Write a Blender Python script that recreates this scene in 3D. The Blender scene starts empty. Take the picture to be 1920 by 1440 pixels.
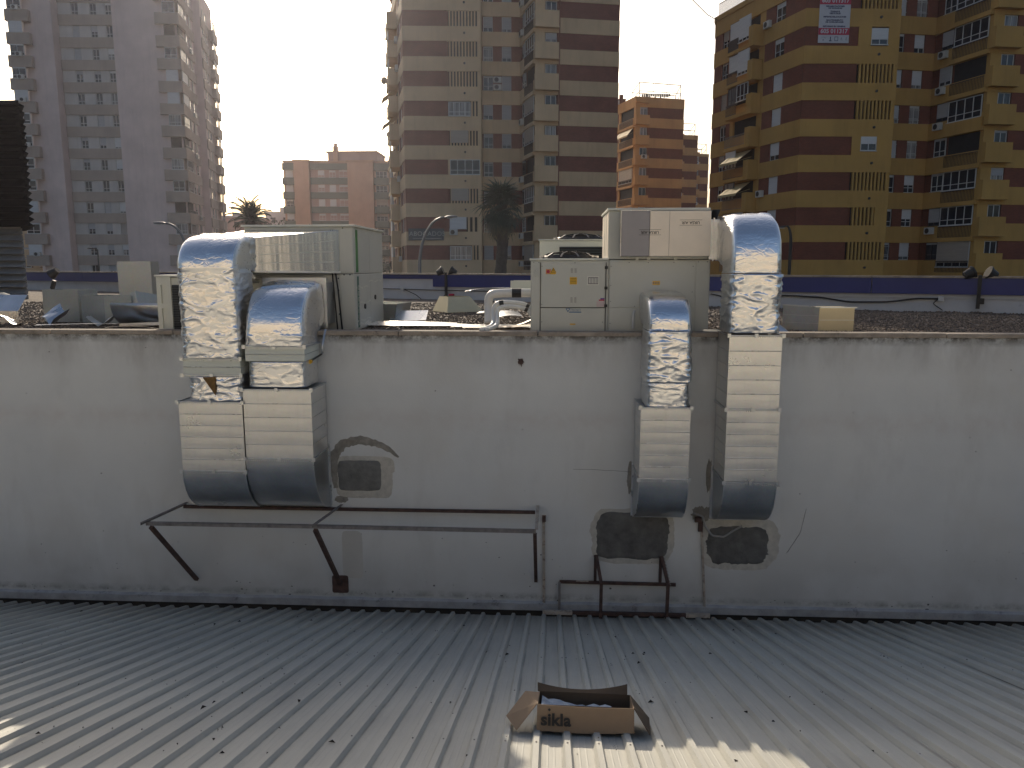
import bpy, math, random
from mathutils import Vector, Matrix, noise
R = math.radians
random.seed(7)
scn = bpy.context.scene
COL = scn.collection

# ------------------------------------------------------------------ camera, sky, sun, exposure
cam_d = bpy.data.cameras.new('camera'); cam = bpy.data.objects.new('camera', cam_d); COL.objects.link(cam)
cam.location = (0, -12, 5.7)
cam.rotation_euler = (R(90 - 8.7), 0, R(3.0))
cam_d.sensor_width = 36; cam_d.lens = 36 * 1442 / 1920
cam_d.clip_start = 0.05; cam_d.clip_end = 6000
scn.camera = cam
SUN_AZ, SUN_EL = 17.7, 22.9            # degrees to the left of +Y, above the horizon
w = bpy.data.worlds.new("World"); scn.world = w; w.use_nodes = True
nt = w.node_tree; bg = nt.nodes['Background']
sky = nt.nodes.new('ShaderNodeTexSky'); sky.sky_type = 'NISHITA'; sky.sun_disc = False
sky.sun_elevation = R(SUN_EL); sky.sun_rotation = R(-SUN_AZ)
sky.altitude = 0; sky.air_density = 1.0; sky.dust_density = 5.0; sky.ozone_density = 1.5
nt.links.new(sky.outputs[0], bg.inputs[0]); bg.inputs[1].default_value = 0.12
sd = bpy.data.lights.new('sun', 'SUN'); sd.energy = 3.6; sd.angle = R(0.55); sd.color = (1.0, .88, .70)
sun = bpy.data.objects.new('sun', sd); COL.objects.link(sun)
sv = Vector((-math.sin(R(SUN_AZ)) * math.cos(R(SUN_EL)), math.cos(R(SUN_AZ)) * math.cos(R(SUN_EL)), math.sin(R(SUN_EL))))
sun.rotation_euler = sv.to_track_quat('Z', 'Y').to_euler()
sun.location = (-20, 40, 40)
vs = scn.view_settings
scn.display_settings.display_device = 'sRGB'
vs.view_transform = 'Standard'; vs.look = 'None'; vs.gamma = 1; vs.exposure = 0.1; vs.use_curve_mapping = False

# ------------------------------------------------------------------ materials
def newmat(name):
    m = bpy.data.materials.new(name); m.use_nodes = True
    return m, m.node_tree, m.node_tree.nodes['Principled BSDF']
def N(nt, t, **k):
    n = nt.nodes.new(t)
    for a, b in k.items():
        if hasattr(n, a): setattr(n, a, b)
        else: n.inputs[a].default_value = b
    return n
def tex(nt, scale, detail=4, rough=.6, vec=None, kind='ShaderNodeTexNoise'):
    n = nt.nodes.new(kind); n.inputs['Scale'].default_value = scale
    if kind == 'ShaderNodeTexNoise':
        n.inputs['Detail'].default_value = detail; n.inputs['Roughness'].default_value = rough
    if vec is not None: nt.links.new(vec, n.inputs['Vector'])
    return n
def coords(nt, sc=(1, 1, 1), world=False):
    if world:
        g = nt.nodes.new('ShaderNodeNewGeometry'); out = g.outputs['Position']
    else:
        g = nt.nodes.new('ShaderNodeTexCoord'); out = g.outputs['Object']
    mp = nt.nodes.new('ShaderNodeMapping'); nt.links.new(out, mp.inputs[0]); mp.inputs['Scale'].default_value = sc
    return mp.outputs[0]
def ramp(nt, fac, a, b, ca, cb):
    r = nt.nodes.new('ShaderNodeValToRGB'); nt.links.new(fac, r.inputs[0])
    e = r.color_ramp.elements; e[0].position = a; e[1].position = b
    e[0].color = tuple(ca) + (1,) if len(ca) == 3 else ca; e[1].color = tuple(cb) + (1,) if len(cb) == 3 else cb
    return r.outputs[0]
def mix(nt, fac, a, b, mode='MIX'):
    m = nt.nodes.new('ShaderNodeMixRGB'); m.blend_type = mode
    for i, v in enumerate((fac, a, b)):
        if hasattr(v, 'type') or hasattr(v, 'is_linked'): nt.links.new(v, m.inputs[i])
        elif isinstance(v, (int, float)): m.inputs[i].default_value = v
        else: m.inputs[i].default_value = tuple(v) + (1,)
    return m.outputs[0]
def bump(nt, p, h, strength=.3, dist=.01):
    b = nt.nodes.new('ShaderNodeBump'); b.inputs['Strength'].default_value = strength; b.inputs['Distance'].default_value = dist
    nt.links.new(h, b.inputs['Height']); nt.links.new(b.outputs[0], p.inputs['Normal']); return b
def pm(name, col, rough=.6, metal=0., var=.15, scale=2., bs=40., bstr=.15, bd=.005, sc=(1, 1, 1), world=True, spec=.5, dirt=0., dcol=(.08, .07, .06), dscale=6.):
    m, nt, p = newmat(name)
    v = coords(nt, sc, world)
    t = tex(nt, scale, 5, .62, v)
    lo = tuple(c * (1 - var) for c in col); hi = tuple(min(1, c * (1 + var)) for c in col)
    c = ramp(nt, t.outputs['Fac'], .3, .7, lo, hi)
    if dirt > 0:
        d = tex(nt, dscale, 8, .72, v)
        f = ramp(nt, d.outputs['Fac'], .72 - dirt * .3, .86 - dirt * .2, (0, 0, 0), (1, 1, 1))
        c = mix(nt, f, c, dcol)
    nt.links.new(c, p.inputs['Base Color'])
    p.inputs['Roughness'].default_value = rough; p.inputs['Metallic'].default_value = metal
    p.inputs['Specular IOR Level'].default_value = spec
    if bstr > 0:
        b = tex(nt, bs, 4, .6, v); bump(nt, p, b.outputs['Fac'], bstr, bd)
    return m
def foil_mat(name, col=(.86, .86, .87), rough=.16, bstr=.5, s=9.):
    m, nt, p = newmat(name)
    v = coords(nt, (1, 1, 1.7), True)
    w_ = tex(nt, 3.0, 3, .5, v)
    mp = mix(nt, .22, v, w_.outputs['Color'])
    a = nt.nodes.new('ShaderNodeTexVoronoi'); a.feature = 'DISTANCE_TO_EDGE'; a.inputs['Scale'].default_value = s; nt.links.new(mp, a.inputs['Vector'])
    b = tex(nt, s * 1.6, 6, .62, v)
    msk = tex(nt, 1.8, 2, .5, v)
    f = ramp(nt, msk.outputs['Fac'], .38, .62, (.15, .15, .15), (1, 1, 1))
    cr = ramp(nt, a.outputs['Distance'], 0, .12, (0, 0, 0), (1, 1, 1))
    h = mix(nt, .55, cr, b.outputs['Fac'])
    h2 = mix(nt, f, (.5, .5, .5), h)
    p.inputs['Base Color'].default_value = col + (1,); p.inputs['Metallic'].default_value = 1.
    r = ramp(nt, b.outputs['Fac'], .3, .75, (rough * .8,) * 3, (rough * 1.6,) * 3)
    nt.links.new(r, p.inputs['Roughness'])
    bump(nt, p, h2, bstr, .012)
    return m
M = {}
M['foil'] = foil_mat('crinkled_foil', bstr=.38)
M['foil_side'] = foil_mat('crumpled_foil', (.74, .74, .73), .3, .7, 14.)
def galv(name, col, rough, metal=1., var=.12, wob=.35):
    m, nt, p = newmat(name)
    v = coords(nt, (1, 1, 1), True)
    vo = tex(nt, 34., kind='ShaderNodeTexVoronoi', vec=v)
    t = tex(nt, 2.2, 5, .6, v)
    st = tex(nt, 1.0, 4, .6, coords(nt, (9, 9, .8), True))
    c0 = ramp(nt, t.outputs['Fac'], .3, .7, tuple(x * (1 - var) for x in col), tuple(min(1, x * (1 + var)) for x in col))
    c1 = mix(nt, .05, c0, vo.outputs['Color'], 'OVERLAY')
    c2 = mix(nt, ramp(nt, st.outputs['Fac'], .55, .85, (0, 0, 0), (.18, .18, .18)), c1, (.4, .38, .35))
    nt.links.new(c2, p.inputs['Base Color'])
    p.inputs['Metallic'].default_value = metal
    nt.links.new(ramp(nt, t.outputs['Fac'], .3, .75, (rough * .75,) * 3, (rough * 1.35,) * 3), p.inputs['Roughness'])
    b = tex(nt, 1.7, 1, .4, v); bump(nt, p, b.outputs['Fac'], wob, .02)
    return m
M['galv'] = galv('galvanised_steel', (.66, .67, .68), .30)
m, nt, p = newmat('smooth_new_steel'); p.inputs['Base Color'].default_value = (.72, .73, .74, 1); p.inputs['Metallic'].default_value = 1; p.inputs['Roughness'].default_value = .2
tb = tex(nt, 1, 3, .5, coords(nt, (2.6, 2.6, .12), True)); bump(nt, p, tb.outputs['Fac'], .55, .03); M['galv_smooth'] = m
M['galv_old'] = galv('weathered_dull_steel', (.40, .42, .42), .48, .85)
M['galv_dark'] = galv('dull_galvanised_steel', (.52, .54, .56), .36)
M['alu'] = galv('warm_aluminium_skin', (.78, .77, .75), .34, 1., .08, .14)
M['alu_warmlit'] = pm('painted_warm_reflection', (.62, .54, .36), .4, .5, .06, 3., 30, .1)  # metal with warm reflected light put into its colour
M['alu_board'] = pm('pale_insulation_board', (.78, .70, .60), .45, .35, .04, 3., 30, .08)
M['board_grey'] = pm('grey_foil_board', (.25, .25, .28), .38, .6, .05, 3., 30, .08)
M['cab'] = pm('cream_grey_cabinet_paint', (.52, .52, .465), .42, 0, .05, 1.5, 60, .03, dirt=.12, dcol=(.25, .24, .2), dscale=4)
M['cab_light'] = pm('pale_cabinet_paint', (.64, .64, .56), .42, 0, .05, 1.5, 60, .03)
M['cab_cream'] = pm('cream_panel_paint', (.66, .68, .60), .4, 0, .04, 1.5, 60, .03)
M['black'] = pm('black_plastic', (.015, .015, .017), .38, 0, .2)
M['rubber'] = pm('dark_cable', (.02, .02, .022), .6, 0, .2)
M['coil'] = pm('dark_blue_coil_fins', (.012, .022, .03), .45, 0, .2, bs=90, bstr=.4, sc=(1, 1, 6))
M['rust'] = pm('rusty_steel', (.075, .042, .034), .8, .0, .45, 9., 50, .5, .004, dirt=.5, dcol=(.02, .014, .012), dscale=10)
M['rust_pale'] = pm('flaking_cream_painted_steel', (.42, .37, .31), .75, 0, .2, 6., 50, .4, .004, dirt=.75, dcol=(.10, .045, .03), dscale=12)
M['rust_grey'] = pm('worn_grey_steel', (.22, .20, .19), .7, .2, .3, 9., 50, .4, dirt=.5, dcol=(.06, .035, .03), dscale=12)
M['pvc'] = pm('white_pipe_insulation', (.66, .66, .64), .4, 0, .06, 5.)
M['grey_pipe'] = pm('grey_conduit', (.3, .3, .3), .5, 0, .1)
M['green'] = pm('green_stripe', (.03, .20, .045), .4, 0, .1)
M['teal'] = pm('teal_lettering', (.02, .13, .09), .4)
M['yellow'] = pm('yellow_sticker', (.75, .42, .02), .5, 0, .05)
M['red'] = pm('red_print', (.42, .015, .05), .5, 0, .05)
M['orange_s'] = pm('orange_sticker', (.62, .25, .08), .5)
M['purple'] = pm('purple_sticker', (.12, .03, .25), .5)
M['pinkw'] = pm('pinkish_label', (.55, .44, .42), .5)
M['grey_s'] = pm('grey_data_plate', (.22, .20, .20), .45, .2, .2, 40)
M['blueL'] = pm('blue_print', (.02, .12, .28), .5)
M['bluepaint'] = pm('blue_fascia_paint', (.010, .024, .16), .38, 0, .12, 1., 20, .05)
M['whitewall'] = pm('white_parapet_paint', (.50, .51, .53), .8, 0, .08, 1.5, 30, .2, dirt=.25, dcol=(.22, .21, .2), dscale=3)
M['mortar'] = pm('dark_cement_patch', (.12, .118, .112), .9, 0, .35, 5., 45, .9, .012)
M['mortar2'] = pm('grey_cement_patch', (.17, .17, .16), .9, 0, .3, 5., 45, .9, .012)
M['halo'] = pm('beige_render_smear', (.48, .46, .41), .9, 0, .16, 9., 60, .6, .01)
M['repaint'] = pm('older_wall_paint', (.52, .51, .475), .85, 0, .06, 2., 40, .2, .006)
M['damp'] = pm('brown_render_smear', (.27, .25, .215), .9, 0, .3, 7., 60, .8, .01)
M['coping'] = pm('weathered_coping', (.32, .27, .22), .9, 0, .3, 4., 50, .6, .01, dirt=.5, dcol=(.07, .055, .045), dscale=7)
M['plinth'] = pm('stained_plinth', (.34, .35, .36), .85, 0, .22, 4., 40, .4, .008, dirt=.5, dcol=(.06, .06, .06), dscale=6)
M['gutter'] = pm('gutter_gap_black', (.012, .012, .012), .95, 0, .3)
M['card'] = pm('brown_cardboard', (.30, .21, .135), .85, 0, .07, 6., 120, .12, .002)
M['card_shaded'] = pm('cardboard_in_shade', (.10, .068, .042), .9, 0, .1, 6.)  # darkened copy of the cardboard; the box's inner shade is in this colour
M['wrap'] = pm('pale_blue_plastic', (.35, .42, .52), .25, 0, .2, 20, 30, .8, .02)
M['torn'] = pm('brown_mineral_wool', (.23, .13, .04), .95, 0, .4, 20, 60, 1., .02)
M['leafdark'] = pm('dry_leaf', (.03, .022, .016), .9, 0, .3)
M['frame'] = pm('white_window_frame', (.55, .55, .54), .5, 0, .05)
M['frame_dark'] = pm('bronze_window_frame', (.05, .04, .035), .5)
M['shutter'] = pm('grey_roller_shutter', (.36, .36, .37), .6, 0, .1, .8, 1, .5, .01, sc=(1, 1, 14))
M['shutter_white'] = pm('white_roller_shutter', (.58, .58, .58), .6, 0, .08, .8, 1, .5, .01, sc=(1, 1, 14))
M['shutter_beige'] = pm('beige_roller_shutter', (.36, .31, .26), .6, 0, .1, .8, 1, .5, .01, sc=(1, 1, 14))
M['rail'] = pm('dark_balcony_rail', (.05, .04, .04), .5, .2)
M['rail_grey'] = pm('grey_balcony_rail', (.17, .17, .17), .5, .3)
M['ac'] = pm('white_air_conditioner', (.52, .52, .49), .5, 0, .06)
M['awning'] = pm('cream_awning_cloth', (.50, .40, .22), .8, 0, .1, 4)
M['dish'] = pm('grey_dish', (.35, .34, .33), .5)
M['loggia'] = pm('loggia_shade', (.018, .016, .016), .8, 0, .4, 1.)  # near-black colour paints the shade of bays that lack real depth
m, nt, p = newmat('window_glass')
p.inputs['Base Color'].default_value = (.018, .022, .03, 1); p.inputs['Roughness'].default_value = .06; p.inputs['Specular IOR Level'].default_value = .6
tb = tex(nt, .6, 2, .5, coords(nt, world=True)); bump(nt, p, tb.outputs['Fac'], .05, .05)
M['glass'] = m
m, nt, p = newmat('curtained_window_glass')
tb = tex(nt, 1.0, 2, .5, coords(nt, (5, 5, .3), True))
nt.links.new(ramp(nt, tb.outputs['Fac'], .35, .65, (.10, .10, .10), (.32, .31, .30)), p.inputs['Base Color']); p.inputs['Roughness'].default_value = .12
M['curtain'] = m
def brickmat(name, c1, c2, cm):
    m, nt, p = newmat(name)
    g = nt.nodes.new('ShaderNodeTexCoord')
    # brick courses on any upright face: use (x+y, z)
    sx = nt.nodes.new('ShaderNodeSeparateXYZ'); nt.links.new(g.outputs['Object'], sx.inputs[0])
    cx = nt.nodes.new('ShaderNodeCombineXYZ'); nt.links.new(sx.outputs['X'], cx.inputs[0]); nt.links.new(sx.outputs['Z'], cx.inputs[1])
    b = nt.nodes.new('ShaderNodeTexBrick'); nt.links.new(cx.outputs[0], b.inputs['Vector']); b.inputs['Scale'].default_value = 1
    b.inputs['Brick Width'].default_value = .26; b.inputs['Row Height'].default_value = .075; b.inputs['Mortar Size'].default_value = .008
    for i, c in ((1, c1), (2, c2), (3, cm)): b.inputs[i].default_value = c + (1,)
    v = tex(nt, .7, 5, .6, coords(nt, world=True))
    c = mix(nt, .5, b.outputs['Color'], ramp(nt, v.outputs['Fac'], .3, .7, (.35, .35, .35), (.65, .65, .65)), 'OVERLAY')
    nt.links.new(c, p.inputs['Base Color']); p.inputs['Roughness'].default_value = .9
    bump(nt, p, b.outputs['Fac'], -.4, .01)
    return m
M['brickM'] = brickmat('brown_brick', (.235, .085, .06), (.19, .068, .05), (.17, .10, .08))
M['brickR'] = brickmat('red_brown_brick', (.20, .056, .030), (.155, .042, .024), (.13, .065, .045))
M['brickO'] = brickmat('orange_brown_brick', (.19, .065, .035), (.15, .05, .03), (.14, .08, .05))
def render_mat(name, col, streak=.25):
    m, nt, p = newmat(name)
    t = tex(nt, .35, 5, .6, coords(nt, world=True))
    s = tex(nt, 1, 5, .65, coords(nt, (1.6, 1.6, .16), True))
    c = ramp(nt, t.outputs['Fac'], .3, .7, tuple(x * .88 for x in col), tuple(x * 1.1 for x in col))
    f = ramp(nt, s.outputs['Fac'], .5, .78, (0, 0, 0), (streak,) * 3)
    c = mix(nt, f, c, tuple(x * .35 for x in col))
    nt.links.new(c, p.inputs['Base Color']); p.inputs['Roughness'].default_value = .88
    b = tex(nt, 12, 4, .6, coords(nt, world=True)); bump(nt, p, b.outputs['Fac'], .2, .02)
    return m
M['cream'] = render_mat('cream_render', (.60, .44, .27))
M['ochre'] = render_mat('ochre_yellow_render', (.46, .27, .075))
M['orange'] = render_mat('orange_render', (.52, .31, .13))
M['beige'] = render_mat('pale_taupe_render', (.66, .53, .49), .18)
M['taupe'] = render_mat('taupe_spandrel_render', (.38, .31, .26), .2)
M['light'] = render_mat('light_grey_render', (.52, .49, .46), .2)
M['salmon'] = render_mat('salmon_render', (.50, .32, .22), .12)
M['greenband'] = render_mat('dusty_green_render', (.12, .14, .115), .15)
M['teal_b'] = render_mat('blue_grey_render', (.17, .20, .23), .15)
M['rosy'] = render_mat('rosy_render', (.42, .29, .25), .12)
M['white_b'] = render_mat('whitewashed_render', (.55, .53, .52), .12)
M['cream_pale'] = render_mat('pale_cream_render', (.58, .55, .49), .1)
M['rooftile'] = render_mat('roof_membrane', (.16, .14, .13), .3)
M['leaf'] = pm('palm_leaf', (.03, .055, .035), .55, 0, .35, 3., 20, .2)
M['leaf_dry'] = pm('dry_palm_leaf', (.13, .11, .07), .8, 0, .3, 3.)
M['trunk'] = pm('palm_bark', (.085, .07, .058), .9, 0, .3, 4., 14, .9, .05)
M['bush'] = pm('bush_leaf', (.05, .075, .03), .6, 0, .4, 4.)
M['lamp_metal'] = pm('grey_lamp_steel', (.20, .20, .20), .45, .4, .1)
M['lamp_dark'] = pm('dark_lamp_steel', (.03, .03, .03), .5, .3, .1)
M['louvre'] = pm('navy_black_louvre', (.0015, .002, .004), .9, 0, .2, spec=.05)
M['greysheet'] = pm('grey_ribbed_sheet', (.22, .23, .24), .55, .2, .15)
M['brown_s'] = pm('brown_tarpaulin', (.14, .10, .085), .85, 0, .3, 3, 20, .6, .02)
M['darkbox'] = pm('dark_brown_housing', (.045, .035, .032), .7, 0, .2)
M['asphalt'] = pm('asphalt', (.05, .05, .05), .9, 0, .2, 1)
M['pavement'] = pm('pale_ground', (.22, .20, .18), .9, 0, .2, .2)
M['blue_t'] = pm('slate_sign', (.035, .055, .07), .5)
M['signtext'] = pm('pale_sign_lettering', (.42, .46, .42), .6)
M['ink'] = pm('black_ink', (.012, .012, .014), .6)
M['navyink'] = pm('navy_ink', (.03, .035, .09), .6)
M['banner'] = pm('white_banner', (.50, .50, .53), .6, 0, .04)
M['laundry'] = pm('dark_laundry', (.05, .05, .06), .9, 0, .5, 8)

# white street wall with stains that keep their own shape
m, nt, p = newmat('old_white_wall_paint')
v = coords(nt, world=True)
t1 = tex(nt, .9, 6, .6, v); t2 = tex(nt, 1, 6, .7, coords(nt, (1.3, 1, .45), True)); t3 = tex(nt, 26, 6, .7, v); t4 = tex(nt, 3.5, 8, .75, v)
c = ramp(nt, t1.outputs['Fac'], .3, .7, (.60, .61, .60), (.68, .685, .665))
c = mix(nt, ramp(nt, t2.outputs['Fac'], .52, .85, (0, 0, 0), (.34, .34, .34)), c, (.36, .35, .32))
sx = nt.nodes.new('ShaderNodeSeparateXYZ'); nt.links.new(v, sx.inputs[0])
def zband(lo, hi, a, b):
    mr = nt.nodes.new('ShaderNodeMapRange'); nt.links.new(sx.outputs['Z'], mr.inputs[0]); mr.inputs[1].default_value = lo; mr.inputs[2].default_value = hi
    mr.inputs[3].default_value = a; mr.inputs[4].default_value = b; return mr.outputs[0]
def mul(a, b):
    q = nt.nodes.new('ShaderNodeMath'); q.operation = 'MULTIPLY'; nt.links.new(a, q.inputs[0])
    if isinstance(b, (int, float)): q.inputs[1].default_value = b
    else: nt.links.new(b, q.inputs[1])
    return q.outputs[0]
# pinkish old paint line near 3.3 m
pk = mul(mul(zband(3.02, 3.3, 0, 1), zband(3.3, 3.5, 1, 0)), ramp(nt, t4.outputs['Fac'], .35, .6, (0, 0, 0), (1, 1, 1)))
c = mix(nt, mul(pk, .3), c, (.50, .43, .40))
# grime under the coping: running down
gr = mul(zband(4.0, 4.62, 0, 1), ramp(nt, t2.outputs['Fac'], .36, .66, (0, 0, 0), (1, 1, 1)))
c = mix(nt, mul(gr, .6), c, (.17, .15, .13))
gr2 = mul(zband(4.48, 4.62, 0, 1), ramp(nt, t4.outputs['Fac'], .4, .55, (0, 0, 0), (1, 1, 1)))
c = mix(nt, gr2, c, (.07, .06, .05))
bl = mul(mul(zband(.25, .30, 0, 1), zband(.30, .40, 1, 0)), ramp(nt, t4.outputs['Fac'], .42, .58, (0, 0, 0), (1, 1, 1)))
c = mix(nt, mul(bl, .75), c, (.13, .12, .10))
t6 = tex(nt, .45, 4, .55, v); c = mix(nt, ramp(nt, t6.outputs['Fac'], .5, .62, (0, 0, 0), (.35, .35, .35)), c, (.47, .46, .43))
# black flakes low on the wall
fl = mul(zband(.9, .2, .12, 1), ramp(nt, t4.outputs['Fac'], .66, .70, (0, 0, 0), (1, 1, 1)))
c = mix(nt, fl, c, (.06, .06, .06))
lowd = mul(zband(1.3, .1, 0, 1), ramp(nt, t1.outputs['Fac'], .35, .65, (.2, .2, .2), (.8, .8, .8)))
c = mix(nt, lowd, c, (.33, .34, .33))
nt.links.new(c, p.inputs['Base Color']); p.inputs['Roughness'].default_value = .82
bb = mix(nt, .5, t3.outputs['Fac'], t4.outputs['Fac']); bump(nt, p, bb, .5, .01)
M['wall'] = m

# coated roof sheet
m, nt, p = newmat('off_white_roof_sheet')
v = coords(nt, world=True)
t1 = tex(nt, .6, 6, .6, v); t2 = tex(nt, 1, 7, .7, coords(nt, (5, .5, .5), True)); t3 = tex(nt, 9, 8, .78, v); t5 = tex(nt, 1, 6, .7, coords(nt, (14, 1.1, 1.1), True))
c = ramp(nt, t1.outputs['Fac'], .3, .7, (.47, .455, .405), (.58, .56, .49))
c = mix(nt, ramp(nt, t2.outputs['Fac'], .5, .78, (0, 0, 0), (.5, .5, .5)), c, (.30, .30, .285))
sx = nt.nodes.new('ShaderNodeSeparateXYZ'); nt.links.new(v, sx.inputs[0])
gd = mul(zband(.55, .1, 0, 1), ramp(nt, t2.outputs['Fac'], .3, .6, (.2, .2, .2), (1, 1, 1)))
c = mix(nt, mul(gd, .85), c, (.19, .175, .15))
c = mix(nt, ramp(nt, t3.outputs['Fac'], .69, .74, (0, 0, 0), (.85, .85, .85)), c, (.07, .06, .05))
c = mix(nt, ramp(nt, t5.outputs['Fac'], .70, .76, (0, 0, 0), (.7, .7, .7)), c, (.11, .10, .085))
ox = nt.nodes.new('ShaderNodeTexCoord'); sx2 = nt.nodes.new('ShaderNodeSeparateXYZ'); nt.links.new(ox.outputs['Object'], sx2.inputs[0])
md = nt.nodes.new('ShaderNodeMath'); md.operation = 'MODULO'; nt.links.new(sx2.outputs['X'], md.inputs[0]); md.inputs[1].default_value = .247
def foot(c0, wd):
    r = nt.nodes.new('ShaderNodeValToRGB'); nt.links.new(md.outputs[0], r.inputs[0]); e = r.color_ramp.elements
    e[0].position = c0 - wd; e[0].color = (0, 0, 0, 1); e[1].position = c0; e[1].color = (1, 1, 1, 1); k = e.new(c0 + wd); k.color = (0, 0, 0, 1); return r.outputs[0]
ftn = tex(nt, 1, 6, .7, coords(nt, (6, 1.4, 1.4), True)); fm = ramp(nt, ftn.outputs['Fac'], .40, .62, (.12, .12, .12), (1, 1, 1))
c = mix(nt, mul(mul(foot(.110, .013), fm), .62), c, (.12, .11, .09)); c = mix(nt, mul(mul(foot(.018, .010), fm), .4), c, (.14, .13, .11))  # rib-foot dirt, also darkened to paint in the ribs' shade
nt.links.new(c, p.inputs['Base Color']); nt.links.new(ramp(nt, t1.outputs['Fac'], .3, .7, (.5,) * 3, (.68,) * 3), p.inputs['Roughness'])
p.inputs['Metallic'].default_value = .0; p.inputs['Specular IOR Level'].default_value = .35
bump(nt, p, t3.outputs['Fac'], .12, .004)
M['sheet'] = m
# gravel
m, nt, p = newmat('brown_gravel')
v = coords(nt, world=True)
vo = tex(nt, 24, kind='ShaderNodeTexVoronoi', vec=v); t1 = tex(nt, .8, 5, .6, v)
sp = nt.nodes.new('ShaderNodeSeparateColor'); nt.links.new(vo.outputs['Color'], sp.inputs[0])
c = ramp(nt, sp.outputs[0], 0, 1, (.055, .042, .034), (.24, .18, .135))
c = mix(nt, .35, c, ramp(nt, t1.outputs['Fac'], .3, .7, (.25, .25, .25), (.7, .7, .7)), 'OVERLAY')
nt.links.new(c, p.inputs['Base Color']); p.inputs['Roughness'].default_value = .95
bump(nt, p, vo.outputs['Distance'], -1., .03)
M['gravel'] = m
m, nt, p = newmat('gravel_pebble')
ob = nt.nodes.new('ShaderNodeNewGeometry')
nt.links.new(ramp(nt, ob.outputs['Random Per Island'], 0, 1, (.075, .06, .048), (.22, .17, .13)), p.inputs['Base Color']); p.inputs['Roughness'].default_value = .9
M['pebble'] = m

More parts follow.
